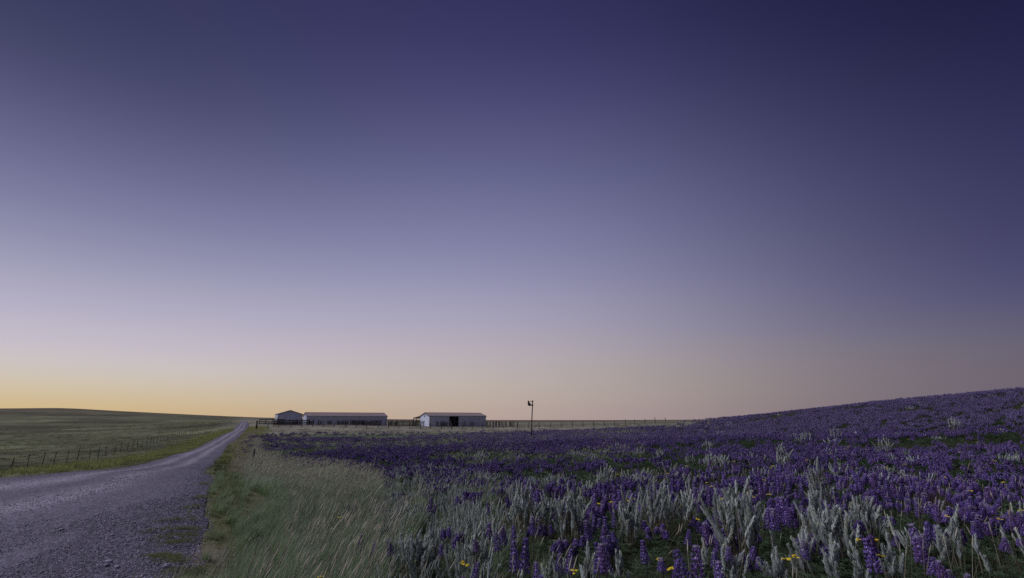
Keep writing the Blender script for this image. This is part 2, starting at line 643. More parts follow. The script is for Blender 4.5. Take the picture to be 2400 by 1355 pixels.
tr = np.array(rc)
gx, gp = np.array([.122, .110, .155]), np.array([.250, .230, .290])
cc[:, :3] = (gx * (1 - tr[:, None]) + gp * tr[:, None]) * (.82 + .36 * nn[:, None])
me.attributes.new('Col', 'FLOAT_COLOR', 'POINT').data.foreach_set('color', cc.ravel())
me.polygons.foreach_set('use_smooth', [True] * len(me.polygons))


def gravel_mat():
    m, nt, b = new_mat('gravel_road')
    t = nt.nodes.new('ShaderNodeTexCoord')
    vo = nt.nodes.new('ShaderNodeTexVoronoi')
    vo.inputs['Scale'].default_value = 22
    nt.links.new(t.outputs['Object'], vo.inputs['Vector'])
    n1 = noise(nt, 9, 6, .7)
    n2 = noise(nt, .5, 5, .6)
    sp = nt.nodes.new('ShaderNodeSeparateColor')
    nt.links.new(vo.outputs['Color'], sp.inputs[0])
    f = math_node(nt, 'ADD', math_node(nt, 'MULTIPLY', sp.outputs[0], 1.0), .18)
    f = math_node(nt, 'ADD', f, math_node(nt, 'MULTIPLY', n1, .35))
    f = math_node(nt, 'MULTIPLY', f, math_node(nt, 'ADD', math_node(nt, 'MULTIPLY', n2, .5), .75))
    nt.links.new(mul_col(nt, attr_col(nt), f), b.inputs['Base Color'])
    b.inputs['Roughness'].default_value = .9
    b.inputs['Specular IOR Level'].default_value = .2
    bp = nt.nodes.new('ShaderNodeBump')
    bp.inputs['Strength'].default_value = .7
    bp.inputs['Distance'].default_value = .02
    bp.invert = True
    nt.links.new(vo.outputs['Distance'], bp.inputs['Height'])
    nt.links.new(bp.outputs[0], b.inputs['Normal'])
    return m


me.materials.append(gravel_mat())
me.update()
tag(link('road', me), 'pale gravel farm road curving away to the crest', kind='structure')

# ------------------------------------------------------------------ farm buildings
BETA = R(28)                 # the yard is laid out square to the road
LX = np.array([math.cos(BETA), math.sin(BETA)])
DX = np.array([-math.sin(BETA), math.cos(BETA)])
M_WALL = solid_mat('barn_wall_metal', (.60, .635, .76), rough=.55, metal=.0, spec=.4, nscale=.8, amount=.14)
M_ROOF = solid_mat('barn_roof_metal', (.24, .175, .175), rough=.5, metal=.15, spec=.5, nscale=.5, amount=.2)
M_TRIM = solid_mat('barn_trim', (.55, .55, .58), rough=.5, nscale=2, amount=.1)
M_DARKTRIM = solid_mat('barn_gutter', (.10, .09, .10), rough=.5, nscale=2, amount=.1)
M_TIMBER = solid_mat('weathered_timber', (.045, .036, .034), rough=.9, nscale=9, amount=.4)
M_TIMBER_GREY = solid_mat('fence_timber', (.085, .075, .068), rough=.9, nscale=9, amount=.35)
M_TIMBER_PALE = solid_mat('grey_timber', (.16, .145, .13), rough=.9, nscale=9, amount=.35)
M_RUST = solid_mat('rusty_steel', (.070, .034, .026), rough=.8, metal=.2, nscale=14, amount=.5)
M_PLATE = solid_mat('dark_sheet_metal', (.035, .032, .036), rough=.7, metal=.3, nscale=5, amount=.3)
M_WIRE = solid_mat('fence_wire', (.10, .095, .095), rough=.5, metal=.7, nscale=2, amount=.1)
M_GLASS = solid_mat('barn_window_glass', (.03, .035, .05), rough=.12, nscale=1, amount=.05)


def ribbed(mb, length, zlow, zhigh, pitch=.33, depth=.03):
    """vertical-ribbed sheeting in the x-z plane; zhigh may be a function of x"""
    n = int(length / pitch)
    prof = []
    for i in range(n):
        x = i * length / n
        w = length / n
        prof += [(x, 0), (x + w * .55, 0), (x + w * .62, -depth), (x + w * .93, -depth)]
    prof.append((length, 0))
    vs, fs = [], []
    for x, y in prof:
        vs += [(x, y, zlow), (x, y, zhigh(x) if callable(zhigh) else zhigh)]
    for i in range(len(prof) - 1):
        fs.append((2 * i, 2 * i + 2, 2 * i + 3, 2 * i + 1))
    mb.add(vs, fs)


def roof_sheet(L, y0, z0, y1, z1, over=.3, pitch=.5):
    mb = MB()
    n = int((L + 2 * over) / pitch)
    w = (L + 2 * over) / n
    vs, fs = [], []
    nx, nz = -(z1 - z0), (y1 - y0)
    q = math.hypot(nx, nz)
    nx, nz = nx / q, nz / q
    if nz < 0:
        nx, nz = -nx, -nz
    prof = []
    for i in range(n):
        x = -over + i * w
        prof += [(x, 0), (x + w * .7, 0), (x + w * .78, .04), (x + w * .92, .04)]
    prof.append((L + over, 0))
    for x, h in prof:
        for t in (h, h - .03):
            vs += [(x, y0 + nx * t, z0 + nz * t), (x, y1 + nx * t, z1 + nz * t)]
    for i in range(len(prof) - 1):
        a, b = 4 * i, 4 * i + 4
        fs += [(a, b, b + 1, a + 1), (a + 2, a + 3, b + 3, b + 2)]
    mb.add(vs, fs)
    return mb


def barn(label, px, py, dist, L, W, eave, ridge, name='barn', opening=None, lean_to=0.0, ridge_along=True, gable_window=False, side_doors=0):
    x, y, z = survey(px, py, dist)
    z = float(H(x, y)) - .05 if py is None else z + CAMZ
    root = empty(name, (x, y, z), BETA, label, 'barn')
    lo = -.6
    if ridge_along:
        yr = W / 2

        def gable(s):
            return eave + (ridge - eave) * (1 - abs(s - yr) / yr)
        segs = [(0, L)] if not opening else [(0, opening[0]), (opening[1], L)]
        for a, b in segs:
            mb = MB()
            ribbed(mb, b - a, lo, eave)
            mb.build('wall', M_WALL, root, loc=(a, 0, 0))
        mb = MB(); ribbed(mb, L, lo, eave); mb.build('wall', M_WALL, root, loc=(L, W, 0), rot=(0, 0, math.pi))
        mb = MB(); ribbed(mb, W, lo, gable); mb.build('wall', M_WALL, root, loc=(0, W, 0), rot=(0, 0, -math.pi / 2))
        mb = MB(); ribbed(mb, W, lo, gable); mb.build('wall', M_WALL, root, loc=(L, 0, 0), rot=(0, 0, math.pi / 2))
        o = .35
        sl = (ridge - eave) / yr
        rf = roof_sheet(L, -o, eave - o * sl + .06, yr, ridge + .06).build('roof', M_ROOF, root)
        roof_sheet(L, W + o, eave - o * sl + .06, yr, ridge + .06).build('roof', M_ROOF, root)
        mb = MB(); mb.add([(-.3, yr - .25, ridge + .02 + .05), (L + .3, yr - .25, ridge + .07), (-.3, yr, ridge + .17), (L + .3, yr, ridge + .17), (-.3, yr + .25, ridge + .07), (L + .3, yr + .25, ridge + .07)],
                          [(0, 1, 3, 2), (2, 3, 5, 4)]); mb.build('ridge_cap', M_ROOF, rf)
        mb = MB(); mb.box(-.32, L + .32, -o - .13, -o - .004, eave - o * sl - .10, eave - o * sl + .07); mb.build('gutter', M_TRIM, root)
        mb = MB(); mb.box(-.28, L + .28, -o + .01, -.02, eave - o * sl - .16, eave - o * sl - .13); mb.build('soffit', M_DARKTRIM, root)
        for xx in (-.31, L + .19):                      # barge boards
            for y0, y1, z0, z1 in ((-o, yr, eave - o * sl, ridge), (W + o, yr, eave - o * sl, ridge)):
                mb = MB()
                v = [(xx + dx, yy, zz + dz) for dx in (0, .12) for yy, zz in ((y0, z0), (y1, z1)) for dz in (-.2, .0)]
                mb.add(v, [(0, 1, 3, 2), (4, 6, 7, 5), (0, 2, 6, 4), (1, 5, 7, 3), (0, 4, 5, 1), (2, 3, 7, 6)])
                mb.build('barge_board', M_DARKTRIM, root)
        for xx, yy in ((0, 0), (L, 0), (0, W), (L, W)):  # corner flashings
            mb = MB(); mb.box(xx - .09, xx + .09, yy - .09, yy + .09, lo, eave - .05); mb.build('corner_trim', M_TRIM, root)
    else:
        xr = L / 2

        def gable(s):
            return eave + (ridge - eave) * (1 - abs(s - xr) / xr)
        mb = MB(); ribbed(mb, L, lo, gable); mb.build('wall', M_WALL, root)
        mb = MB(); ribbed(mb, L, lo, gable); mb.build('wall', M_WALL, root, loc=(L, W, 0), rot=(0, 0, math.pi))
        mb = MB(); ribbed(mb, W, lo, eave); mb.build('wall', M_WALL, root, loc=(0, W, 0), rot=(0, 0, -math.pi / 2))
        mb = MB(); ribbed(mb, W, lo, eave); mb.build('wall', M_WALL, root, loc=(L, 0, 0), rot=(0, 0, math.pi / 2))
        o = .3
        sl = (ridge - eave) / xr
        mb = roof_sheet(W, -o, eave - o * sl + .06, xr, ridge + .06)
        rf = mb.build('roof', M_ROOF, root, loc=(0, W, 0), rot=(0, 0, -math.pi / 2))
        mb = roof_sheet(W, -o, eave - o * sl + .06, xr, ridge + .06)
        mb.build('roof', M_ROOF, root, loc=(L, 0, 0), rot=(0, 0, math.pi / 2))
        mb = MB(); mb.add([(-.3, xr - .25, ridge + .07), (W + .3, xr - .25, ridge + .07), (-.3, xr, ridge + .17), (W + .3, xr, ridge + .17), (-.3, xr + .25, ridge + .07), (W + .3, xr + .25, ridge + .07)],
                          [(0, 1, 3, 2), (2, 3, 5, 4)]); mb.build('ridge_cap', M_ROOF, rf)
        for x0, x1 in ((-o, xr), (L + o, xr)):
            mb = MB()
            v = [(xx, yy, zz + dz) for yy in (-.36, -.26) for xx, zz in ((x0, eave - o * sl), (x1, ridge)) for dz in (-.22, .02)]
            mb.add(v, [(0, 1, 3, 2), (4, 6, 7, 5), (0, 2, 6, 4), (1, 5, 7, 3), (0, 4, 5, 1), (2, 3, 7, 6)])
            mb.build('barge_board', M_DARKTRIM, root)
        for xx in (0, L):
            for yy in (0, W):
                mb = MB(); mb.box(xx - .1, xx + .1, yy - .1, yy + .1, lo, eave - .05); mb.build('corner_trim', M_TRIM, root)
        for k in range(side_doors):                     # tall pale sliding doors along the side by the road
            y0 = 1.2 + k * (W - 2) / side_doors
            mb = MB(); mb.box(-.12, -.045, y0, y0 + 2.6, 0, 3.4)
            d_ = mb.build('door', M_TRIM, root)
            mb = MB(); mb.box(-.17, -.122, y0 + 2.2, y0 + 2.3, 1.0, 1.5); mb.build('handle', M_DARKTRIM, d_)
    if opening:
        a, b, h = opening
        mb = MB(); ribbed(mb, b - a, h, eave); mb.build('lintel', M_WALL, root, loc=(a, -.002, 0))
        mb = MB(); ribbed(mb, b - a + .2, .1, h + .1)
        d_ = mb.build('door', M_WALL, root, loc=(b + .1, -.16, 0))
        mb = MB(); mb.box(0, .08, -.08, -.035, 1.1, 1.6); mb.build('handle', M_DARKTRIM, d_, loc=(.15, 0, 0))
        mb = MB(); mb.box(a, 2 * b - a + .5, -.22, -.05, h + .12, h + .24); mb.build('door_track', M_DARKTRIM, root)
        for xx in (a, b):
            mb = MB(); mb.box(xx - .07, xx + .07, -.07, .12, lo, h); mb.build('door_frame', M_TRIM, root)
    if gable_window:
        yc = W * .52
        mb = MB(); mb.box(-.07, -.03, yc - .45, yc + .45, eave - .55, eave + .35); w_ = mb.build('window', M_TRIM, root)
        mb = MB(); mb.box(-.09, -.072, yc - .37, yc + .37, eave - .47, eave + .27); mb.build('pane', M_GLASS, w_)
    if lean_to:
        D = lean_to
        mb = roof_sheet(L, W + .25, eave - .05, W + D, eave - .75)
        mb.build('lean_to_roof', M_ROOF, root)
        mb = MB(); mb.box(0, L, W + D - .25, W + D - .1, eave - 1.0, eave - .78); mb.build('lean_to_beam', M_TIMBER, root)
        for k in range(int(L / 3.6) + 1):
            for yy in (W + D - .2, W + D * .52):
                mb = MB(); mb.box(k * 3.6 - .1, k * 3.6 + .1, yy - .1, yy + .1, lo, eave - (.95 if yy > W + D * .7 else .62)); mb.build('lean_to_post', M_TIMBER, root)
        for zz in (.4, .8, 1.2, 1.6, 2.0):
            mb = MB(); mb.box(-.06, .0, W + .4, W + D * .55, zz - .09, zz + .09); mb.build('rail', M_TIMBER, root)
    return root


barn('small gabled metal barn standing end on beside the road', 649, 996.5, 215, 9.3, 15, 4.4, 5.85, ridge_along=False, side_doors=3)
barn('longest low metal barn with an unbroken front wall', 717.5, 998, 200, 30.5, 11.5, 3.65, 4.9)
barn('metal barn with a dark open doorway and a lean-to behind', 1005.8, 1000.9, 190, 22.3, 10.2, 3.95, 5.0, opening=(7.5, 11.3, 3.7), lean_to=9.0, gable_window=True)


# ------------------------------------------------------------------ fences, pens and the pole
def post_mesh(h, r, lean=0, seed=0, sides=6):
    rr = random.Random(seed)
    mb = MB()
    a, b = rr.uniform(-1, 1) * .03, rr.uniform(-1, 1) * .03
    mb.tube([(0, 0, -.4), (a * .4, b * .4, h * .5), (a, b, h - .03), (a, b, h)], [r * 1.1, r, r * .95, r * .7], sides)
    return mb


POSTS = [post_mesh(1.3, .085, seed=s).mesh('post', M_TIMBER_GREY) for s in range(4)]
POSTS_THIN = [post_mesh(1.4, .036, seed=s + 9).mesh('post', M_TIMBER_GREY) for s in range(4)]


def fence(name, label, pts, posts, wires=(.35, .7, 1.05), sag=.02, jitter=.12, cat='fence'):
    p0 = pts[0]
    z0 = float(H(p0[0], p0[1]))
    root = empty(name, (p0[0], p0[1], z0), 0, label, cat)
    P = []
    for i, (x, y) in enumerate(pts):
        z = float(H(x, y))
        s = random.uniform(1 - jitter, 1 + jitter)
        link('post', posts[i % len(posts)], root, loc=(x - p0[0], y - p0[1], z - z0), rot=(random.gauss(0, .04), random.gauss(0, .04), random.uniform(0, 6.28)), scale=(1, 1, s))
        P.append(Vector((x - p0[0], y - p0[1], z - z0)))
    for w in wires:
        mb = MB()
        line = []
        for i, p in enumerate(P):
            line.append(p + Vector((0, 0, w)))
            if i < len(P) - 1:
                line.append((p + P[i + 1]) / 2 + Vector((0, 0, w - sag)))
        mb.tube(line, .006, 3)
        mb.build('wire', M_WIRE, root)
    return root


def line_pts(a, b, spacing, jit=.15):
    a, b = np.array(a), np.array(b)
    n = max(2, int(round(np.linalg.norm(b - a) / spacing)) + 1)
    out = []
    for i in range(n):
        p = a + (b - a) * i / (n - 1)
        out.append((float(p[0] + random.uniform(-jit, jit) * .3), float(p[1] + random.uniform(-jit, jit))))
    return out


# roadside wire fence over in the left pasture
fl = [survey(*a)[:2] for a in ((-60, 1112, 47), (268, 1066, 75), (450, 1019, 150), (545, 993, 250))]
pp = []
for i in range(3):
    pp += line_pts(fl[i], fl[i + 1], (2.6, 3.4, 5.0)[i])[:-1]
fence('wire_fence', 'line of thin leaning posts along the pasture left of the road', pp, POSTS_THIN)
# field fence before the farmyard and on to the right
a0 = survey(601, 1003, 118)[:2]
a1 = survey(1180, 1003.5, 124)[:2]
fence('field_fence', 'post and wire fence crossing in front of the barns', line_pts(a0, a1, 2.45, .3), POSTS)
b0 = survey(1212, 1003.5, 124.5)[:2]
b1 = survey(1560, 998, 132)[:2]
fence('field_fence', 'sparse post and wire fence from the pens to the flowering hill', line_pts(b0, b1, 2.7, .3), POSTS)
# the corner post by the road and the paler stub in the grass
x, y, z = survey(601, 1002.6, 117)
o = link('corner_post', post_mesh(2.0, .17, seed=3, sides=8).mesh('corner_post', M_TIMBER), loc=(x, y, float(H(x, y))))
tag(o, 'thick dark corner post beside the road, first of the barn fence', 'fence post')
x, y, z = survey(593, 1078, 31)
o = link('stub_post', post_mesh(.95, .06, seed=5).mesh('stub_post', M_TIMBER_PALE), loc=(x, y, float(H(x, y))))
tag(o, 'short pale post standing in the roadside grass', 'fence post')


PLANKS = {}


def plank(L, h=.16, t=.05):
    key = (round(L, 1), h)
    if key not in PLANKS:
        mb = MB(); mb.box(0, L, -t / 2, t / 2, -h / 2, h / 2); PLANKS[key] = mb.mesh('plank', M_TIMBER)
    return PLANKS[key]


def pen(label, px, dist, L, rows=4, h=1.5, upright=False, ang=BETA):
    x, y, z = survey(px, 1000, dist)
    root = empty('timber_pen', (x, y, float(H(x, y))), ang, label, 'pen')
    n = max(2, int(round(L / 2.2)) + 1)
    for i in range(n):
        link('post', POSTS[i % 4], root, loc=(i * L / (n - 1), .1, 0), scale=(1.3, 1.3, h / 1.2 * random.uniform(.95, 1.15)))
    if upright:
        k = int(L / .42)
        for i in range(k):
            if random.random() < .85:
                mb_ = plank(h * 1.0, .3)
                link('plank', mb_, root, loc=(i * L / k + .1, random.uniform(-.04, .04), .05), rot=(0, -math.pi / 2, 0), scale=(random.uniform(.8, 1.08), 1, 1))
    else:
        for r_ in range(rows):
            link('plank', plank(L, .26 if rows < 5 else .2), root, loc=(0, 0, .25 + r_ * (h - .3) / (rows - 1)), rot=(0, random.gauss(0, .012), 0))
    return root


pen('pale-gapped rail pen between the corner post and the gabled barn', 606, 190, 8.5, rows=3, h=1.7)
pen('dark plank pen below the gabled barn front', 640, 178, 7.5, rows=6, h=1.7)
pen('dark plank pen between the gabled barn and the long barn', 684, 176, 5.4, rows=6, h=1.75)
pen('narrow upright-board hurdle at the left end of the long barn', 722, 176, 1.7, h=1.65, upright=True)
pen('second narrow board hurdle before the long barn', 745, 177, 1.2, h=1.65, upright=True)
pen('third narrow board hurdle before the long barn', 767, 178, 1.3, h=1.65, upright=True)
pen('wide dark board pen before the middle of the long barn', 789, 178, 6.6, h=1.65, upright=True)
pen('dark plank pen joined right of the wide board pen', 826, 182, 4.0, rows=6, h=1.7)
pen('dark board pen near the right end of the long barn', 848, 184, 3.8, h=1.65, upright=True)
pen('low dark plank pen at the right end of the long barn', 869, 186, 3.6, rows=6, h=1.8)
pen('open stake pen in the gap between the long barn and the open barn', 903, 184, 4.2, h=1.75, upright=True)
pen('rail pen in the gap before the lean-to', 928, 184, 7.2, rows=5, h=1.75)
pen('plank pen under the lean-to end of the open barn', 966, 181, 4.2, rows=5, h=1.8)
pen('dark board pen left of the open doorway', 1023, 176, 5.0, h=1.6, upright=True)
pen('small board hurdle right of the open doorway', 1083, 177, 1.2, h=1.6, upright=True)
pen('lone board hurdle before the right part of the open barn', 1103, 178, 1.2, h=1.6, upright=True)
ORD = 'first second third fourth fifth sixth seventh eighth ninth tenth eleventh twelfth thirteenth fourteenth fifteenth sixteenth seventeenth eighteenth nineteenth twentieth'.split()
ORD += ['twenty-' + w for w in ORD[:9]] + ['thirtieth'] + ['thirty-' + w for w in ORD[:9]] + ['fortieth'] + ['forty-' + w for w in ORD[:9]] + ['fiftieth']
# stake row right of the open barn: each stake stands on its own
for i, px in enumerate((1139, 1142, 1146, 1150, 1155.5, 1161, 1163, 1169, 1171, 1176.5, 1184.5, 1186.5, 1194, 1197, 1200, 1204.5, 1213)):
    x, y, z = survey(px, 1002, 150 + 4 * random.random())
    o = link('stake', POSTS[i % 4], loc=(x, y, float(H(x, y))), rot=(random.gauss(0, .03), random.gauss(0, .03), 0), scale=(random.uniform(1.2, 2.2), 1.5, random.uniform(1.05, 1.3)))
    tag(o, ORD[i] + ' dark upright stake counting rightwards from the open barn', 'stake', 'stakes right of the open barn')

# rusty pole with its tattered plate
x, y, z = survey(1244.6, 1026, 55)
pz = float(H(x, y))
root = empty('signal_pole', (x, y, pz), 0, 'tall rusty pole with a dark tattered plate, standing in the lupines', 'pole')
top = survey(1248.4, 938.5, 55)
dx, Ht = top[0] - x, top[2] + CAMZ - pz
mb = MB(); mb.tube([(0, 0, -.6), (dx * .5, 0, Ht * .5), (dx, 0, Ht)], [.062, .055, .05], 8); mb.build('pole', M_RUST, root, smooth=True)


def tp(ux, uy):      # point on the plate, in picture pixels from the pole top
    return (dx + ux * .0455, 0, Ht - uy * .0455)


prof = [(-11.2, 1.2), (-10.3, -.6), (-9.2, .8), (-7.8, 4.2), (-6.4, 5.5), (-5.6, 8.2), (-4.2, 9.0), (-4.4, 13.6), (-6.2, 12.2), (-7.4, 12.9), (-9.4, 12.0), (-11.2, 11.2), (-11.5, 6)]
mb = MB()
n = len(prof)
vs = [tuple(np.array(tp(*p)) + (0, -.03 + .02 * math.sin(i * 1.7), 0)) for i, p in enumerate(prof)] + [tuple(np.array(tp(*p)) + (0, .03 + .02 * math.sin(i * 1.7), 0)) for i, p in enumerate(prof)]
mb.add(vs, [tuple(range(n)), tuple(range(2 * n - 1, n - 1, -1))] + [(i, i + n, (i + 1) % n + n, (i + 1) % n) for i in range(n)])
mb.build('plate', M_PLATE, root)
for pts, r_ in (([tp(-8.6, 3.0), tp(-4, 2.2), tp(0, 2.6)], .028), ([tp(-5, 10.6), tp(-2.5, 10.2), tp(-.4, 11)], .035), ([tp(-4.4, 9.4), tp(-1.5, 12.5), tp(-.6, 15.2)], .022), ([tp(-5.8, 5.8), tp(-3, 9.5), tp(-.6, 11)], .018)):
    mb = MB(); mb.tube(pts, r_, 6); mb.build('bracket', M_RUST, root)
for uy in (2.4, 11):
    mb = MB(); p = tp(-.1, uy); mb.tube([(p[0], 0, p[2] - .06), (p[0], 0, p[2] + .06)], .075, 8); mb.build('clamp', M_RUST, root)
# ------------------------------------------------------------------ plants: building blocks
M_LUPINE = plant_mat('lupine_petals', .12, .30, .6)
M_LEAF = plant_mat('lupine_leaves', .25, .45, .7)
M_SAGE = plant_mat('silver_sage_leaves', .12, .22, .85, .15)
M_GRASS = plant_mat('prairie_grass', .42, .45, .75)
M_YELLOW = plant_mat('yellow_flowers', .15, .2, .7)
M_DRY = plant_mat('dry_weed_stems', .1, .4, .85)


def unit(v):
    v = np.asarray(v, float)
    return v / (np.linalg.norm(v) + 1e-12)


def blade(mb, base, d, L, w, fold=.25, col=(.1, .1, .1), tip=None, bend=None, segs=1):
    """a pointed leaf from base along d, folded along its middle, bending towards `bend`"""
    d = unit(d)
    b = np.asarray(bend if bend is not None else (0, 0, 0), float)
    side = np.cross(d, (0, 0, 1.0))
    if np.linalg.norm(side) < .05:
        side = np.array([1.0, 0, 0])
    side = unit(side)
    up = unit(np.cross(side, d))
    base = np.asarray(base, float)
    col = np.asarray(col)
    tip = col if tip is None else np.asarray(tip)
    if segs == 1:
        m = base + d * L * .5 + b * L * .25
        t = base + d * L + b * L
        mb.add([base, m + side * w / 2 + up * w * fold, m, m - side * w / 2 + up * w * fold, t], [(0, 1, 2), (0, 2, 3), (2, 1, 4), (3, 2, 4)], [col, col, col, col, tip])
    else:
        vs, cs, fs = [], [], []
        for i in range(segs):
            s = i / segs
            p = base + d * L * s + b * L * s * s
            ww = w * (1 - s ** 1.8) * (.75 + .5 * min(1, 3 * s)) / 2
            vs += [p + side * ww, p - side * ww]
            cs += [col * (1 - s) + tip * s] * 2
        vs.append(base + d * L + b * L)
        cs.append(tip)
        for i in range(segs - 1):
            fs.append((2 * i, 2 * i + 1, 2 * i + 3, 2 * i + 2))
        fs.append((2 * segs - 2, 2 * segs - 1, 2 * segs))
        mb.add(vs, fs, np.array(cs))


PURPLES = np.array([[.104, .064, .235], [.122, .074, .265], [.088, .058, .205], [.148, .092, .29], [.130, .070, .230]])


def spike_mb(rr, L=.22, lod=0):
    """lupine raceme: whorls of pea flowers round a stem, buds at the top"""
    mb = MB()
    nw = {0: 8, 1: 5, 2: 3}[lod]
    per = {0: 7, 1: 6, 2: 4}[lod]
    base_c = PURPLES[rr.randrange(5)]
    if lod == 2:      # far spikes: greying by distant haze put into the petal colour
        base_c = base_c * .70 + np.array([.032, .035, .036])
    if lod < 2:
        mb.tube([(0, 0, -.04), (0, 0, L * .97)], [.0035, .0015], 4 if lod == 0 else 3, (.10, .06, .12), cap=False)
    bx, by = rr.uniform(-.02, .02), rr.uniform(-.02, .02)
    stage = rr.choice((.62, .75, .85, 1.1, 1.1))
    for i in range(nw):
        s = (i + .2) / nw
        z = L * s
        rad = .032 + .022 * (1 - s ** 1.6)
        sz = (.034 * (1 - .30 * s ** 2)) * {0: 1.0, 1: 1.35, 2: 1.9}[lod]
        off = rr.random() * 6.28
        for k in range(per):
            if rr.random() < .06:
                continue
            a = off + 6.283 * k / per + rr.gauss(0, .12)
            o = np.array([math.cos(a), math.sin(a), 0])
            el_ = rr.uniform(.25, .6) + .75 * s
            d = o * math.cos(el_) + np.array([0, 0, math.sin(el_)])
            c = np.array([bx * s, by * s, z + rr.uniform(-.004, .004)]) + o * max(.004, rad - sz * .9)
            col = base_c * rr.uniform(.75, 1.3)
            pale = np.clip(col * 1.6 + np.array([.36, .33, .42]), 0, 1) if rr.random() < .5 else col * 1.4
            if s > stage:
                col = np.array([.22, .18, .30]) * rr.uniform(.7, 1.2)
                pale = col * 1.25
            side = unit(np.cross(d, (0, 0, 1)))
            up = unit(np.cross(side, d))
            t = c + d * sz
            m = c + d * sz * .45
            h = sz * .32
            if lod == 0:
                # keel and wings
                mb.add([c, m + side * h, m + up * h * .9, m - side * h, m - up * h * .8, t + up * sz * .18],
                       [(0, 2, 1), (0, 3, 2), (0, 4, 3), (0, 1, 4), (5, 1, 2), (5, 2, 3), (5, 3, 4), (5, 4, 1)], [col, col, col * 1.1, col, col * .9, col * 1.2])
                # banner petal, standing up and pale at the rim
                bp = m + up * h * .7
                mb.add([bp - d * sz * .1, bp + side * h * .8 + up * sz * .3, bp + up * sz * .62 + d * sz * .15, bp - side * h * .8 + up * sz * .3], [(0, 1, 2), (0, 2, 3)], [col, col * 1.2, pale, col * 1.2])
            else:
                mb.add([c - up * h * .5, m + side * h, t + up * sz * .2, m - side * h, m + up * h * 1.1], [(0, 1, 4), (1, 2, 4), (2, 3, 4), (3, 0, 4)], [col, col, pale, col, col * 1.15])
    return mb


def palm_leaf(mb, p, d, size, rr, n=7, lod=0, col=None):
    """palmate lupine leaf"""
    col = np.array([.060, .095, .050]) * rr.uniform(.7, 1.35) if col is None else col
    d = unit(d)
    side = unit(np.cross(d, (0, 0, 1)) + 1e-6)
    up = unit(np.cross(side, d))
    for k in range(n):
        a = -1.9 + 3.8 * k / (n - 1) + rr.gauss(0, .08)
        dd = d * math.cos(a) + side * math.sin(a) + up * rr.uniform(.05, .45)
        blade(mb, p, dd, size * rr.uniform(.8, 1.1), size * (.20 if lod == 0 else .3), .3, col, col * 1.35, bend=(0, 0, -.12))


def foliage_mb(rr, rad=.22, h=.26, n=26, lod=0):
    mb = MB()
    for i in range(n):
        a = rr.random() * 6.283
        q = math.sqrt(rr.random())
        z = h * (1 - .6 * q * q) * rr.uniform(.45, 1.0)
        p = np.array([math.cos(a) * rad * q, math.sin(a) * rad * q, z])
        d = np.array([math.cos(a), math.sin(a), rr.uniform(-.1, .7)])
        if lod == 0:
            c0 = np.array([p[0] * .15, p[1] * .15, 0])
            mb.add([c0 + (.003, 0, 0), c0 - (.003, 0, 0), p], [(0, 1, 2)], (.05, .07, .03))
        palm_leaf(mb, p, d, rr.uniform(.045, .075) * (1 if lod == 0 else 1.5), rr, n=7 if lod == 0 else 5, lod=lod)
    return mb


def lupine_mb(rr, lod, nsp):
    """a whole lupine: leafy mound with flower spikes over it, one mesh"""
    fol = foliage_mb(rr, .22, .27, {0: 26, 1: 10, 2: 5}[lod], min(lod, 1))
    sp = MB()
    for k in range(nsp):
        a, q = rr.random() * 6.283, math.sqrt(rr.random()) * .2
        s = spike_mb(rr, rr.uniform(.06, .16), lod)
        z = rr.uniform(.17, .30)
        tilt = Euler((rr.gauss(0, .28), rr.gauss(0, .28), rr.random() * 6.28)).to_matrix().to_4x4()
        sp.merge(s, Matrix.Translation((math.cos(a) * q, math.sin(a) * q, z)) @ tilt)
        if lod == 0:
            sp.tube([(math.cos(a) * q * .3, math.sin(a) * q * .3, 0), (math.cos(a) * q, math.sin(a) * q, z)], .004, 3, (.05, .06, .04), cap=False)
    return fol, sp


def two_mat_mesh(name, a, b, ma, mb_):
    m = MB()
    m.merge(a)
    na = len(a.f)
    m.merge(b)
    me = m.mesh(name, ma)
    me.materials.append(mb_)
    mi = np.zeros(len(me.polygons), np.int32)
    mi[na:] = 1
    me.polygons.foreach_set('material_index', mi)
    return me


def shoot_mb(rr, L=.34, lod=0, leafy=.30, leaf=.075):
    """one silvery sage shoot: upright overlapping lance leaves round a stem"""
    mb = MB()
    n = int(L * {0: 145, 1: 70, 2: 30}[lod])
    cx, cy = rr.uniform(-.2, .2) * L, rr.uniform(-.2, .2) * L

    def axis(s):
        return np.array([cx * s * s, cy * s * s, L * s])
    mb.tube([axis(0), axis(.4), axis(.9)], [.006, .004, .002], 4 if lod == 0 else 3, (.20, .19, .14), cap=False)
    for i in range(n):
        s = leafy + (1 - leafy) * (i / n) ** .9
        a = i * 2.399 + rr.gauss(0, .25)
        t = 1 - (s - leafy) / (1 - leafy)
        el_ = R(rr.uniform(61, 75) + 12 * (1 - t))
        d = np.array([math.cos(a) * math.cos(el_), math.sin(a) * math.cos(el_), math.sin(el_)])
        ll = leaf * (.78 + .30 * t) * rr.uniform(.85, 1.15) * {0: 1, 1: 1.15, 2: 1.4}[lod]
        w = ll * {0: .28, 1: .36, 2: .5}[lod]
        c = np.array([.50, .545, .525]) * rr.uniform(.80, 1.15)
        if rr.random() < .15:
            c = c * np.array([1.02, 1.0, .78])
        blade(mb, axis(s * .93), d, ll, w, .35, c * .92, c * 1.12, bend=(-d[0] * .18, -d[1] * .18, .05))
    return mb


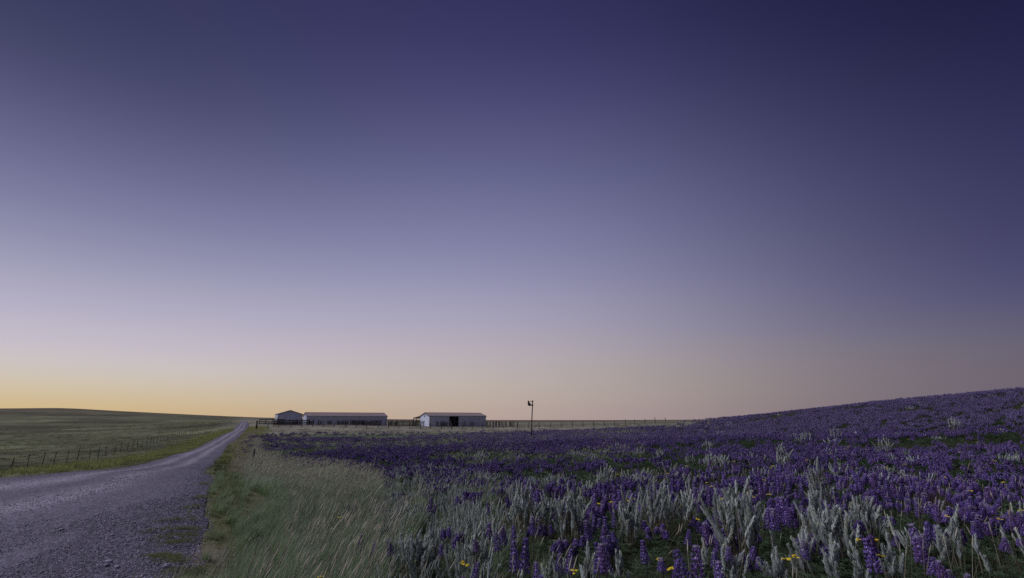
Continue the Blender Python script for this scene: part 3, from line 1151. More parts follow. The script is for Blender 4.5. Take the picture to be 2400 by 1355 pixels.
def sage_mb(rr, lod, n, H_=.5, W_=.3):
    mb = MB()
    for k in range(n):
        a, q = rr.random() * 6.283, math.sqrt(rr.random())
        L = rr.uniform(.22, .42)
        s = shoot_mb(rr, L, lod)
        z = max(0, H_ * (1 - .55 * q) * rr.uniform(.6, 1.0) - L)
        M = Matrix.Translation((math.cos(a) * W_ * q * .6, math.sin(a) * W_ * q * .6, z)) @ Euler((-math.sin(a) * q * .42 + rr.gauss(0, .08), math.cos(a) * q * .42 + rr.gauss(0, .08), 0)).to_matrix().to_4x4()
        mb.merge(s, M)
        if z > .05:
            mb.tube([(0, 0, 0), (math.cos(a) * W_ * q * .6, math.sin(a) * W_ * q * .6, z + .03)], [.008, .005], 3, (.18, .16, .12), cap=False)
    return mb


def tuft_mb(rr, n, h, spread, lean, col, tip, w=.006, heads=0, segs=3, head_col=(.53, .50, .41), lean_dir=0.0):
    """a tuft of grass leaning towards +x"""
    mb = MB()
    col, tip = np.array(col), np.array(tip)
    for i in range(n):
        a, q = rr.random() * 6.283, math.sqrt(rr.random()) * spread
        L = h * rr.uniform(.55, 1.05)
        l = lean * rr.uniform(-.2, 1.5)
        d = np.array([l + rr.gauss(0, .24), rr.gauss(0, .24), 1])
        k = rr.uniform(.5, 1.35)
        t = tip * rr.uniform(.75, 1.25)
        blade(mb, (math.cos(a) * q, math.sin(a) * q, -.02), d, L, w * rr.uniform(.7, 1.3), 0, col * k, t, bend=(l * .55 + rr.gauss(0, .1), rr.gauss(0, .12), -.12), segs=segs)
    for i in range(heads):
        a, q = rr.random() * 6.283, math.sqrt(rr.random()) * spread
        L = h * rr.uniform(1.0, 1.25)
        l = lean * rr.uniform(.6, 1.3)
        p0 = np.array([math.cos(a) * q, math.sin(a) * q, 0])
        d = unit(np.array([l, rr.gauss(0, .12), 1]))
        p1 = p0 + d * L * .8
        p2 = p1 + unit(d + np.array([l * .5, 0, -.05])) * L * .2
        hc = np.array(head_col) * rr.uniform(.75, 1.2)
        mb.tube([p0, p0 + d * L * .5, p1], [.0016, .0014, .0012], 3, hc * .8, cap=False)
        mb.tube([p1, p1 * .7 + p2 * .3, p1 * .3 + p2 * .7, p2], [.001, .0048, .0042, .0008], 4, hc, cap=False)
    return mb


# ------------------------------------------------------------------ scattering (for masses nobody could count)
def src(name, me):
    return bpy.data.objects.new(name, me)


def scatter(name, label, cat, xyz, rot, scale, sources):
    me = bpy.data.meshes.new(name)
    n = len(xyz)
    me.vertices.add(n)
    me.vertices.foreach_set('co', np.asarray(xyz, np.float32).ravel())
    me.attributes.new('rot', 'FLOAT_VECTOR', 'POINT').data.foreach_set('vector', np.asarray(rot, np.float32).ravel())
    sc = np.asarray(scale, np.float32)
    if sc.ndim == 1:
        sc = np.repeat(sc[:, None], 3, 1)
    me.attributes.new('scl', 'FLOAT_VECTOR', 'POINT').data.foreach_set('vector', sc.ravel())
    me.attributes.new('pick', 'INT', 'POINT').data.foreach_set('value', rng.integers(0, len(sources), n).astype(np.int32))
    o = link(name, me)
    tag(o, label, cat, kind='stuff')
    g = bpy.data.node_groups.new(name + '_scatter', 'GeometryNodeTree')
    g.interface.new_socket('Geometry', in_out='INPUT', socket_type='NodeSocketGeometry')
    g.interface.new_socket('Geometry', in_out='OUTPUT', socket_type='NodeSocketGeometry')
    gi, go = g.nodes.new('NodeGroupInput'), g.nodes.new('NodeGroupOutput')
    iop = g.nodes.new('GeometryNodeInstanceOnPoints')
    jn = g.nodes.new('GeometryNodeJoinGeometry')
    for s in sources:
        oi = g.nodes.new('GeometryNodeObjectInfo')
        oi.transform_space = 'ORIGINAL'
        oi.inputs['Object'].default_value = s
        oi.inputs['As Instance'].default_value = True
        g.links.new(oi.outputs['Geometry'], jn.inputs[0])

    def attr(nm, ty):
        a = g.nodes.new('GeometryNodeInputNamedAttribute')
        a.data_type = ty
        a.inputs['Name'].default_value = nm
        return a.outputs['Attribute']
    g.links.new(gi.outputs[0], iop.inputs['Points'])
    g.links.new(jn.outputs[0], iop.inputs['Instance'])
    iop.inputs['Pick Instance'].default_value = True
    g.links.new(attr('pick', 'INT'), iop.inputs['Instance Index'])
    g.links.new(attr('rot', 'FLOAT_VECTOR'), iop.inputs['Rotation'])
    g.links.new(attr('scl', 'FLOAT_VECTOR'), iop.inputs['Scale'])
    g.links.new(iop.outputs[0], go.inputs[0])
    md = o.modifiers.new('scatter', 'NODES')
    md.node_group = g
    return o


def wedge(r0, r1, density, a0=-54, a1=54):
    a0, a1 = R(a0), R(a1)
    n = int(density * (a1 - a0) / 2 * (r1 * r1 - r0 * r0))
    a = rng.uniform(a0, a1, n)
    r = np.sqrt(rng.uniform(r0 * r0, r1 * r1, n))
    return r * np.sin(a), r * np.cos(a)


def pack(x, y, smin, smax, spin=math.pi, tilt=.06, dz=0.0):
    n = len(x)
    z = H(x, y) + dz
    rot = np.stack([rng.normal(0, tilt, n), rng.normal(0, tilt, n), rng.uniform(-spin, spin, n)], -1)
    return np.stack([x, y, z], -1), rot, rng.uniform(smin, smax, n)


def cat3(*packs):
    return [np.concatenate([p[i] for p in packs]) for i in range(3)]


def VR(seed):
    return random.Random(seed)


# ------------------------------------------------------------------ plant stock
SPIKES = [spike_mb(VR(s), .22, 0).mesh('flower_spike', M_LUPINE) for s in range(7)]
FOLIAGE = [foliage_mb(VR(20 + s), .20, .26, 30).mesh('foliage', M_LEAF) for s in range(4)]
LUP0 = [two_mat_mesh('lupine', *lupine_mb(VR(40 + s), 0, 3 + s), M_LEAF, M_LUPINE) for s in range(8)]
LUP0_N = [3 + s for s in range(8)]
LUP1 = [two_mat_mesh('lupine_mid', *lupine_mb(VR(60 + s), 1, 6 + s % 5), M_LEAF, M_LUPINE) for s in range(7)]
LUP2 = [two_mat_mesh('lupine_far', *lupine_mb(VR(80 + s), 2, 9 + s % 3), M_LEAF, M_LUPINE) for s in range(6)]
SHOOT_L = [.20, .26, .32, .38, .46, .54, .64]
SHOOTS = [[shoot_mb(VR(100 + s * 5 + j), L_, 0, .12 + .06 * (j % 3)).mesh('shoot', M_SAGE) for j in range(3)] for s, L_ in enumerate(SHOOT_L)]
SAGE0 = [sage_mb(VR(120 + s), 0, 11 + s % 5, .46, .30).mesh('sagebrush', M_SAGE) for s in range(5)]
SAGE1 = [sage_mb(VR(140 + s), 1, 14 + s % 4, .46, .34).mesh('sagebrush', M_SAGE) for s in range(5)]
SAGE2 = [sage_mb(VR(160 + s), 2, 14, .46, .42).mesh('sagebrush_far', M_SAGE) for s in range(4)]
UNDER0 = [foliage_mb(VR(180 + s), .24, .2, 20).mesh('undergrowth', M_LEAF) for s in range(4)]
UNDER1 = [foliage_mb(VR(190 + s), .34, .22, 14, 1).mesh('undergrowth_mid', M_LEAF) for s in range(3)]
GC, GT = (.110, .190, .055), (.335, .405, .275)
TALL0 = [tuft_mb(VR(200 + s), 34, .58, .13, .30, GC, GT, .0062, 1 + (s % 2), 3) for s in range(6)]
TALL0 = [m.mesh('tall_grass_tuft', M_GRASS) for m in TALL0]
TALL1 = [tuft_mb(VR(210 + s), 26, .56, .22, .42, (.150, .215, .095), (.40, .445, .345), .011, 3, 2).mesh('tall_grass_tuft_mid', M_GRASS) for s in range(5)]
PALE1 = [tuft_mb(VR(220 + s), 24, .5, .22, .35, (.20, .19, .115), (.42, .38, .28), .012, 7, 2).mesh('pale_grass_tuft', M_GRASS) for s in range(4)]
SHORT0 = [tuft_mb(VR(230 + s), 26, .15, .09, .25, (.090, .125, .045), (.22, .235, .11), .0048, 0, 2).mesh('short_grass_tuft', M_GRASS) for s in range(5)]
VERGE1 = [tuft_mb(VR(240 + s), 26, .36, .3, .1, (.150, .185, .055), (.36, .37, .14), .016, 0, 2).mesh('verge_grass_tuft', M_GRASS) for s in range(4)]
VERGED = [tuft_mb(VR(245 + s), 26, .34, .3, .1, (.060, .082, .030), (.11, .13, .05), .016, 0, 2).mesh('verge_dark_tuft', M_GRASS) for s in range(3)]
PAST2 = [tuft_mb(VR(250 + s), 40, .30, 1.0, .1, (.130, .138, .078), (.27, .26, .165), .05, 0, 1).mesh('pasture_tuft', M_GRASS) for s in range(5)]
PASTP = [tuft_mb(VR(270 + s), 40, .24, 1.0, .1, (.24, .235, .17), (.42, .40, .32), .05, 0, 1).mesh('pale_pasture_tuft', M_GRASS) for s in range(4)]
PAST2D = [tuft_mb(VR(260 + s), 36, .36, .9, .1, (.095, .115, .060), (.18, .19, .11), .06, 0, 1).mesh('pasture_dark_tuft', M_GRASS) for s in range(3)]

# ------------------------------------------------------------------ hero plants read off the photograph
HL = [  # x, top, bottom of the main spike, further spikes, label
    (1230, 1265, 1340, 1, 'tall violet lupine spike at the bottom edge left of the grass stalks'),
    (1250, 1213, 1252, 0, 'lupine spike before the dense grey sage, above the tall bottom spike'),
    (1258, 1322, 1362, 1, 'lupine cut by the bottom edge beside the tall violet spike'),
    (1317, 1170, 1200, 2, 'leaning lupine cluster between two grey sage bushes'),
    (1333, 1292, 1342, 1, 'pair of lupine spikes low down below the big grey sage'),
    (1381, 1222, 1266, 0, 'single slim lupine right of the big grey sage'),
    (1422, 1214, 1256, 1, 'lupine standing just left of the widest sage bush'),
    (1440, 1204, 1236, 0, 'short lupine tucked against the widest sage bush'),
    (1404, 1279, 1340, 1, 'broad lupine cluster above the bottom sage shoots'),
    (1418, 1137, 1176, 0, 'slim reddish violet lupine behind the widest sage bush'),
    (1458, 1150, 1186, 1, 'lupine pair with yellow flowers at its foot'),
    (1393, 1158, 1190, 0, 'small lupine left of the yellow flower pair'),
    (1513, 1271, 1319, 0, 'lone dark lupine under the arching grass stalk'),
    (1610, 1244, 1276, 0, 'dark lupine below the lone yellow flower'),
    (1658, 1223, 1276, 1, 'leaning lupine at the left side of the great right-hand sage'),
    (1632, 1285, 1358, 2, 'large lupine clump at the bottom beside a single sage shoot'),
    (1673, 1288, 1328, 1, 'lupine directly right of the large bottom clump'),
    (1585, 1322, 1355, 1, 'low lupine by the yellow flower at the bottom edge'),
    (1632, 1141, 1186, 1, 'left lupine of the bright row above the sage'),
    (1662, 1146, 1186, 1, 'middle lupine of the bright row above the sage'),
    (1690, 1148, 1188, 1, 'right lupine of the bright row above the sage'),
    (1690, 1194, 1232, 1, 'lupine beneath the right end of the bright row'),
    (1747, 1185, 1212, 1, 'lupine half hidden behind the great right-hand sage'),
    (1783, 1124, 1178, 2, 'tall lupine pair at the upper right of the great sage'),
    (1797, 1194, 1238, 1, 'dark lupine between the great sage and the twin-crowned sage'),
    (1316, 1138, 1168, 3, 'lupine clump behind the gap in the grey sages'),
    (1345, 1126, 1152, 2, 'lupine clump rising behind the leaning cluster'),
    (1822, 1108, 1166, 1, 'tall lupine left of the twin-crowned sage'),
    (1846, 1110, 1152, 1, 'lupine beside the upper left of the twin-crowned sage'),
    (1876, 1136, 1166, 1, 'lupine in front of the sage shoot that rises highest'),
    (1965, 1116, 1148, 0, 'lupine just right of the highest sage shoot'),
    (1832, 1167, 1222, 4, 'bright lupine thicket left of the right-hand sage thicket'),
    (1906, 1158, 1208, 2, 'lupine thicket touching the right-hand sage thicket'),
    (1815, 1193, 1242, 1, 'lupine spike at the left end of the bright thicket'),
    (1886, 1270, 1308, 0, 'lupine beside the two flat yellow flowers'),
    (2046, 1269, 1338, 1, 'tall lupine with yellow flowers about it at the bottom'),
    (2157, 1231, 1314, 1, 'tallest open lupine, pale-lipped, right of the leaning sage shoot'),
    (2095, 1254, 1280, 0, 'small lupine beside the leaning sage shoot'),
    (2212, 1316, 1368, 3, 'pale lupine clump cut by the bottom edge, right side'),
    (2285, 1207, 1258, 1, 'lupine right of the tall single sage plume'),
    (2387, 1202, 1238, 1, 'lupine at the right edge beside grass stalks'),
    (2355, 1262, 1292, 1, 'shadowy lupine low at the right edge'),
    (2311, 1142, 1174, 0, 'lupine standing alone against dark leaves, right side'),
    (2097, 1122, 1172, 4, 'dense lupine thicket left of the brown dry weeds'),
    (2136, 1106, 1162, 3, 'lupine thicket touching the brown dry weeds'),
    (2056, 1150, 1196, 2, 'lupine thicket right above the sage with rounded tops'),
    (2034, 1168, 1198, 1, 'lupine behind the sage with rounded tops'),
    (2172, 1158, 1204, 3, 'lupine thicket in front of the brown dry weeds'),
    (2196, 1178, 1216, 1, 'low lupine below the brown dry weeds'),
    (2010, 1104, 1132, 1, 'lupine pair in the gap above the right-hand sage thicket'),
    (2046, 1108, 1142, 1, 'lupine above the dense thicket, near a bent grass stem'),
    (2104, 1073, 1102, 1, 'lupine over the dark leafy gap, upper right'),
    (2182, 1073, 1104, 2, 'lupine group above the brown dry weeds'),
    (2226, 1073, 1098, 1, 'lupine above the right end of the brown dry weeds'),
    (2312, 1095, 1128, 1, 'lupine over the alone-standing one, right side'),
    (2368, 1114, 1142, 1, 'lupine near the right edge below the bloom'),
    (1205, 1232, 1262, 0, 'lupine spike inside the left sage mass, lower part'),
    (1148, 1226, 1260, 0, 'slim lupine in front of the dense sage and grass'),
    (1183, 1236, 1272, 1, 'lupine left of the sage edge, pair of dark spikes'),
    (1168, 1250, 1290, 0, 'dark lupine between grass and sage'),
    (1110, 1324, 1368, 1, 'bright lupine at the bottom edge among sage tips'),
    (1034, 1274, 1300, 0, 'small lupine over the lower left sage bush'),
    (1117, 1265, 1292, 0, 'lupine half behind a sage shoot, lower left'),
    (848, 1256, 1302, 0, 'dark lupine standing alone in the tall grass'),
    (917, 1266, 1302, 0, 'lupine at the edge of grass and sage'),
    (875, 1275, 1298, 0, 'faint lupine between the two in the tall grass'),
    (1008, 1167, 1200, 1, 'lupine deep in the left sage mass'),
    (1090, 1155, 1182, 1, 'lupine at the top of the left sage mass'),
    (1145, 1180, 1206, 0, 'lupine at the right flank of the left sage mass'),
    (1258, 1146, 1182, 1, 'slim tall lupine left of the leaning cluster'),
    (1276, 1158, 1176, 0, 'short lupine behind the grey sage bush'),
]


def hero_lupine(px, yt, yb, extra, label):
    rr = VR(int(px * 7 + yt))
    hc = rr.uniform(.36, .46)
    p = ground(px, (yt + yb) / 2, hc)
    L = (yb - yt) * p[1] / 1235
    L = min(max(L, .10), .34)
    root = empty('lupine', (p[0], p[1], p[2]), 0, label, 'lupine', 'lupines picked out in the foreground')
    for k in range(extra + 1):
        if k == 0:
            bx, by, z, l = 0, 0, hc - L / 2, L
        else:
            a = rr.random() * 6.283
            q = rr.uniform(.08, .17)
            bx, by = math.cos(a) * q, math.sin(a) * q * .8
            l = L * rr.uniform(.65, 1.0)
            z = max(.08, hc - L / 2 + rr.uniform(-.08, .06))
        tx, ty = rr.gauss(0, .14), rr.gauss(0, .16)
        sp = link('flower_spike', SPIKES[rr.randrange(7)], root, loc=(bx, by, z), rot=(tx, ty, rr.random() * 6.28), scale=(max(.8, min(1.35, l / .2)),) * 2 + (l / .22,))
        mb = MB()
        mb.tube([(bx * .2, by * .2, -.03), (bx * .8, by * .8, z * .6), (bx, by, z + .01)], .0045, 4, (.055, .06, .045), cap=False)
        mb.build('stem', M_LEAF, root)
    link('foliage', FOLIAGE[rr.randrange(4)], root, rot=(0, 0, rr.random() * 6.28), scale=(.9 + .12 * extra,) * 2 + (rr.uniform(.75, 1.0),))
    return root


HERO_XY = []
MARKS = []
for h in HL:
    r_ = hero_lupine(*h)
    MARKS.append((r_.location[0], r_.location[1], h[4]))
    HERO_XY.append(tuple(r_.location)[:2])

HS = [  # centre x, top, base, width, shoots, label
    (1960, 1190, 1345, 120, 15, 'large branching silver sage left of the leaning shoot'),
    (1930, 1150, 1300, 70, 8, 'sage thicket with rounded tops behind the large branching one'),
    (1936, 1080, 1215, 60, 6, 'sage whose single shoot rises highest among the lupines'),
    (2035, 1165, 1285, 80, 11, 'twin-crowned sage behind the yellow flower'),
    (1968, 1272, 1400, 44, 4, 'stout pale sage shoots at the bottom below the large bush'),
    (2024, 1290, 1400, 34, 3, 'narrow sage shoots at the bottom left of the tall lupine'),
    (2105, 1276, 1410, 48, 4, 'stout sage shoots at the bottom right of the tall lupine'),
    (2112, 1216, 1310, 26, 1, 'lone sage shoot leaning to the left over dark leaves'),
    (2208, 1243, 1345, 40, 2, 'blunt sage pair right of the tallest open lupine'),
    (2258, 1198, 1350, 46, 3, 'tall single sage plume toward the right edge'),
    (2313, 1268, 1372, 30, 2, 'small sage shoot near the lower right corner'),
    (1820, 1258, 1345, 18, 1, 'thin sage shoot standing by itself over dark ground'),
    (1830, 1320, 1420, 40, 3, 'low sage at the bottom edge left of the flat yellow flowers'),
    (1895, 1252, 1375, 50, 5, 'sage before the two flat yellow flowers'),
    (1742, 1132, 1355, 110, 17, 'great right-hand sage fanning up to the left'),
    (1715, 1290, 1410, 70, 6, 'sage at the foot of the great right-hand bush'),
    (1540, 1128, 1268, 190, 22, 'widest sage bush with many pointed tops'),
    (1470, 1185, 1290, 60, 8, 'left flank sage of the widest bush'),
    (1622, 1130, 1250, 50, 6, 'sage at the right end of the widest bush'),
    (1345, 1145, 1300, 90, 14, 'big grey sage with one peak, centre foreground'),
    (1305, 1290, 1300, 30, 4, 'small sage at the foot of the one-peaked bush'),
    (1225, 1125, 1275, 80, 12, 'tall grey sage left of the leaning lupine cluster'),
    (1285, 1160, 1260, 50, 7, 'sage filling between the two tall grey bushes'),
    (1420, 1086, 1165, 62, 10, 'round grey sage standing behind in the lupines, centre'),
    (1385, 1290, 1400, 34, 3, 'upright sage shoots at the bottom centre'),
    (1450, 1310, 1410, 40, 4, 'sage tuft at the bottom edge right of the broad lupine'),
    (1300, 1328, 1420, 70, 6, 'sage tips along the bottom edge below the lupine pair'),
    (1660, 1278, 1380, 22, 2, 'single sage shoot right of the large lupine clump'),
    (1372, 1330, 1410, 30, 3, 'short sage tips beside the bottom centre shoots'),
    (962, 1254, 1385, 90, 12, 'lower left sage bush at the edge of the tall grass'),
    (1010, 1240, 1370, 50, 7, 'sage right beside the lower left bush'),
    (1130, 1265, 1370, 46, 6, 'sage with pale tips left of the bright bottom lupine'),
    (1840, 1038, 1105, 46, 9, 'upright sage bush in the mid bloom, right of centre'),
    (2080, 1020, 1078, 36, 7, 'sage bush in the mid bloom, further right'),
    (1670, 1058, 1106, 58, 9, 'silvery sage bush in the mid bloom above the bright row'),
    (1128, 1052, 1102, 40, 8, 'isolated tall sage at the top of the left sage mass'),
    (1660, 1030, 1070, 36, 7, 'smaller sage behind the silvery mid bloom bush'),
    (1548, 1050, 1084, 34, 7, 'sage bush in the mid bloom, centre right'),
    (1895, 1010, 1042, 36, 7, 'broad sage far up the bloom slope'),
    (1960, 1000, 1036, 30, 6, 'narrow sage far up the bloom slope'),
    (2240, 975, 1012, 40, 7, 'sage high on the slope toward the right'),
    (1450, 1036, 1062, 40, 7, 'flat sage patch in the purple mid bloom'),
    (1390, 1060, 1088, 36, 7, 'low sage before the flat patch in the mid bloom'),
]


def hero_sage(cx, yt, yb, w, n, label):
    rr = VR(int(cx * 3 + yt))
    p = ground(cx, min(yb, 1400), .02)
    hh = max(.2, (yb - yt) * p[1] / 1235)
    ww = w * p[1] / 1235
    root = empty('sagebrush', tuple(p), 0, label, 'sagebrush', 'silver sagebrush picked out in the lupines')
    n = n if n < 3 else int(n * 2.4)
    for k in range(n):
        a, q = rr.random() * 6.283, math.sqrt((k + .3) / n)
        top = hh * (1 - .55 * q * rr.uniform(.3, 1.1)) if k else hh
        L = min(.6, top * (rr.uniform(.5, .8) if rr.random() < .4 else rr.uniform(.3, .5)))
        L = max(L, min(.2, top))
        z = max(0.0, top * .97 - L)
        lean = (.34 if n > 2 else .12)
        ty = math.cos(a) * q * lean + rr.gauss(0, .07)
        tx = -math.sin(a) * q * lean + rr.gauss(0, .07)
        if n == 1 and 'leaning' in label:
            ty = -.5
        ox, oy = math.cos(a) * ww * .42 * q, math.sin(a) * ww * .32 * q
        ki = min(range(len(SHOOT_L)), key=lambda i_: abs(SHOOT_L[i_] - L))
        f_ = L / SHOOT_L[ki]
        link('shoot', SHOOTS[ki][rr.randrange(3)], root, loc=(ox, oy, z), rot=(tx, ty, rr.random() * 6.28), scale=(rr.uniform(1.25, 1.6),) * 2 + (f_,))
        if z > .04:
            mb = MB()
            mb.tube([(ox * .25, oy * .25, -.03), (ox * .8, oy * .8, z * .6), (ox, oy, z + .03)], [.009, .007, .005], 4, (.17, .15, .11), cap=False)
            mb.build('stem', M_SAGE, root)
    return root


for h in HS:
    r_ = hero_sage(*h)
    MARKS.append((r_.location[0], r_.location[1], h[5]))
    HERO_XY.append(tuple(r_.location)[:2])
HERO = np.array(HERO_XY)
USED = {}


def place_label(kind, x, y, look=''):
    """which one it is: counted outwards from the nearest bush one can point to"""
    b = min(MARKS, key=lambda m: (m[0] - x) ** 2 + (m[1] - y) ** 2)
    dx_, dy_ = x - b[0], y - b[1]
    side = ('right of' if dx_ > 0 else 'left of') if abs(dx_) > abs(dy_) else ('behind' if dy_ > 0 else 'in front of')
    key = (kind, look, side, b[2])
    USED[key] = USED.get(key, 0) + 1
    o_ = ORD[min(USED[key], len(ORD)) - 1]
    bush = ' '.join(b[2].split()[:8])
    for cut in (' in', ' with', ' of', ' the', ' and', ' at', ' its'):
        if bush.endswith(cut):
            bush = bush[:-len(cut)]
    return f"{o_} {look + ' ' if look else ''}{kind} {side} the {bush}"


# yellow flower clusters
HY = [(1860, 1304), (1845, 1310), (2017, 1264), (2050, 1266), (2066, 1302), (1637, 1217), (1545, 1312), (1572, 1332), (1435, 1176), (1474, 1174), (1484, 1169), (1750, 1155), (1762, 1164),
      (1758, 1150), (1801, 1158), (1670, 1140), (1658, 1131), (2221, 1210), (2341, 1216), (2351, 1130), (1811, 1092), (2180, 1063), (1950, 1063), (1988, 1048), (2034, 1054), (2168, 1020),
      (2197, 1017), (1500, 1069), (1311, 1113), (1345, 1338), (1080, 1318), (1088, 1324), (795, 1212), (750, 1352), (1160, 1110), (905, 1080), (1790, 1125), (1720, 1082), (1405, 1180), (1806, 1096), (2130, 1030), (2395, 1196), (1980, 1052), (1690, 1168), (1925, 1122), (2078, 1096), (2250, 1060), (2290, 1036), (2330, 1080), (1565, 1110), (1520, 1098), (1890, 1078), (2060, 1042), (2120, 1088), (2215, 1118), (2270, 1150), (1610, 1092), (1450, 1112), (1995, 1096)]


def yarrow_mb(rr, nh):
    mb, st = MB(), MB()
    for k in range(nh):
        a = rr.random() * 6.283
        q = 0 if k == 0 else rr.uniform(.012, .03)
        c = np.array([math.cos(a) * q, math.sin(a) * q, rr.uniform(-.012, .006)])
        col = np.array([.72, .54, .03]) * rr.uniform(.8, 1.15)
        r0 = rr.uniform(.010, .016)
        n = 9
        vs = [c + (0, 0, .007)] + [c + np.array([math.cos(6.283 * i / n) * r0 * (1 if i % 2 else .8), math.sin(6.283 * i / n) * r0 * (1 if i % 2 else .8), rr.uniform(-.003, .004)]) for i in range(n)]
        mb.add(vs, [(0, i + 1, (i + 1) % n + 1) for i in range(n)], col)
        st.tube([(0, 0, -.07), c - (0, 0, .002)], .0016, 3, (.10, .11, .05), cap=False)
    st.tube([(0, 0, -.36), (0, 0, -.06)], .0024, 3, (.10, .11, .05), cap=False)
    return mb, st


YEL = []
for s in range(6):
    a, b = yarrow_mb(VR(300 + s), 4 + s % 4)
    YEL.append((a.mesh('flower_head', M_YELLOW), b.mesh('stem', M_LEAF)))
YLAB = {0: 'right one of the two flat yellow flowers before the large sage', 1: 'left one of the two flat yellow flowers before the large sage', 2: 'yellow flower above the narrow bottom sage shoots',
        3: 'yellow flower at the tip of the tall bottom lupine', 4: 'yellow flower on the right side of the tall bottom lupine', 5: 'lone yellow flower right of the widest sage', 6: 'yellow flower among dry stalks at the bottom centre',
        7: 'yellow flower left of the low bottom lupine', 17: 'yellow flower beside the grass stalk under the brown weeds', 18: 'yellow flower under the curved stalk near the right edge', 19: 'yellow flower over dark leaves near the right edge',
        32: 'yellow flower alone in the tall grass', 33: 'yellow flower at the bottom edge of the tall grass'}
for i, (px, py) in enumerate(HY):
    rr = VR(400 + i)
    hc = .40
    p = ground(px, py, hc)
    lab = YLAB.get(i) or place_label('flower', p[0], p[1], 'yellow')
    root = empty('yellow_flower', tuple(p), rr.random() * 6.28, lab, 'flower', 'yellow flowers in the lupine field')
    s = 1.25 if p[1] < 8 else 1.6 if p[1] < 20 else 2.0
    hd, st = YEL[i % 6]
    link('flower_head', hd, root, loc=(0, 0, hc), scale=(s, s, 1))
    link('stem', st, root, loc=(0, 0, hc))

# single seed stalks that stand out against the dark leaves: base x,y -> head x,y
HG = [(2165, 1290, 2152, 1172, 'straw-coloured stalk below the brown weeds, left of two'), (2215, 1300, 2196, 1172, 'straw-coloured stalk below the brown weeds, right of two'),
      (2262, 1225, 2268, 1082, 'thin tall stalk rising through the brown weeds'), (2325, 1262, 2341, 1180, 'stalk with a bent-over head right of the brown weeds'),
      (2400, 1370, 2359, 1184, 'stalk with the thickest seed head near the right edge'), (2425, 1330, 2374, 1206, 'stalk leaning over at the right edge'), (2372, 1372, 2334, 1266, 'low stalk near the lower right corner'),
      (2298, 1290, 2308, 1212, 'stalk beside the lupine right of the tall plume'), (1548, 1280, 1596, 1177, 'long arching stalk in front of the widest sage'), (1508, 1290, 1540, 1222, 'shorter arching stalk with a drooping head'),
      (1562, 1320, 1586, 1243, 'straight stalk with a slim head below the widest sage'), (1642, 1290, 1618, 1218, 'yellowed stalk carrying nothing, right of the arching ones'), (1690, 1270, 1668, 1184, 'bare stalk before the bright lupine row'),
      (1545, 1345, 1570, 1290, 'dry stalk with a ragged head at the bottom centre'), (1205, 1300, 1215, 1262, 'stalk left of the tall violet lupine spike'), (1205, 1300, 1203, 1252, 'pale stalk at the edge of the left sage mass'),
      (1330, 1320, 1342, 1268, 'stalk rising above the lupine pair'), (1990, 1132, 1998, 1080, 'stalk leaning by the highest sage shoot'), (1290, 1340, 1296, 1300, 'short stalk over the bottom sage tips'), (1252, 1290, 1259, 1268, 'fine stalk behind the tall violet lupine spike')]
for i, (bx, by, hx_, hy_, lab) in enumerate(HG):
    rr = VR(500 + i)
    p = ground(bx, min(by, 1420), .06)
    t = survey(hx_, hy_, p[1])
    tip = Vector((t[0] - p[0], 0, t[2] + CAMZ - p[2]))
    root = empty('grass_stalk', tuple(p), 0, lab, 'grass stalk', 'single seed stalks among the lupines')
    sgn = 1 if tip.x >= 0 else -1
    mid = Vector((tip.x * .35, .02, tip.z * .55))
    droop = tip + Vector((sgn * .045, 0, .01 if i not in (3, 9) else -.03))
    mb = MB(); mb.tube([(0, 0, -.05), tuple(mid), tuple(tip * .86)], [.0026, .0022, .0018], 4, (.22, .18, .11), cap=False); mb.build('stem', M_GRASS, root)
    mb = MB(); a = tip * .86; mb.tube([tuple(a), tuple(a.lerp(droop, .25)), tuple(a.lerp(droop, .7)), tuple(droop)], [.002, .007, .006, .001], 5, (.30, .245, .165)); mb.build('seed_head', M_GRASS, root, smooth=True)


# brown dry weeds
def weed_mb(rr, n, h, spread):
    mb = MB()
    for i in range(n):
        a, q = rr.random() * 6.283, math.sqrt(rr.random()) * spread
        b = np.array([math.cos(a) * q, math.sin(a) * q * .6, 0])
        d = unit((rr.gauss(0, .22), rr.gauss(0, .22), 1))
        L = h * rr.uniform(.6, 1.05)
        col = np.array([.085, .058, .042]) * rr.uniform(.7, 1.4)
        mb.tube([b, b + d * L * .5, b + d * L + np.array([rr.gauss(0, .02), 0, 0])], [.0022, .0018, .001], 3, col, cap=False)
        for k in range(5):
            s = rr.uniform(.35, 1)
            dd = unit(d + np.array([rr.gauss(0, .6), rr.gauss(0, .6), .2]))
            mb.tube([b + d * L * s, b + d * L * s + dd * rr.uniform(.03, .08)], [.0014, .0012], 3, col * 1.2, cap=False)
    return mb


for px, pb, h, sp, n, lab in ((2205, 1215, .52, .22, 60, 'large patch of brown dry weeds among the right-hand lupines'), (2178, 1205, .42, .12, 30, 'left edge of the brown dry weeds, lower and thinner'),
                              (2275, 1250, .40, .16, 34, 'thin brown weeds below the large dry patch'), (1680, 1150, .3, .2, 34, 'low reddish dry weeds behind the bright lupine row'), (2345, 1245, .34, .15, 26, 'dry weeds near the right edge under the curved stalk')):
    p = ground(px, pb, .02)
    o = weed_mb(VR(px), n, h, sp).build('dry_weed', M_DRY, loc=tuple(p))
    tag(o, lab, 'weed')

# ------------------------------------------------------------------ the lupine field
def keep_off(x, y, rad):
    d = np.full(len(x), 1e9)
    for h in HERO:
        d = np.minimum(d, (x - h[0]) ** 2 + (y - h[1]) ** 2)
    return d > rad * rad


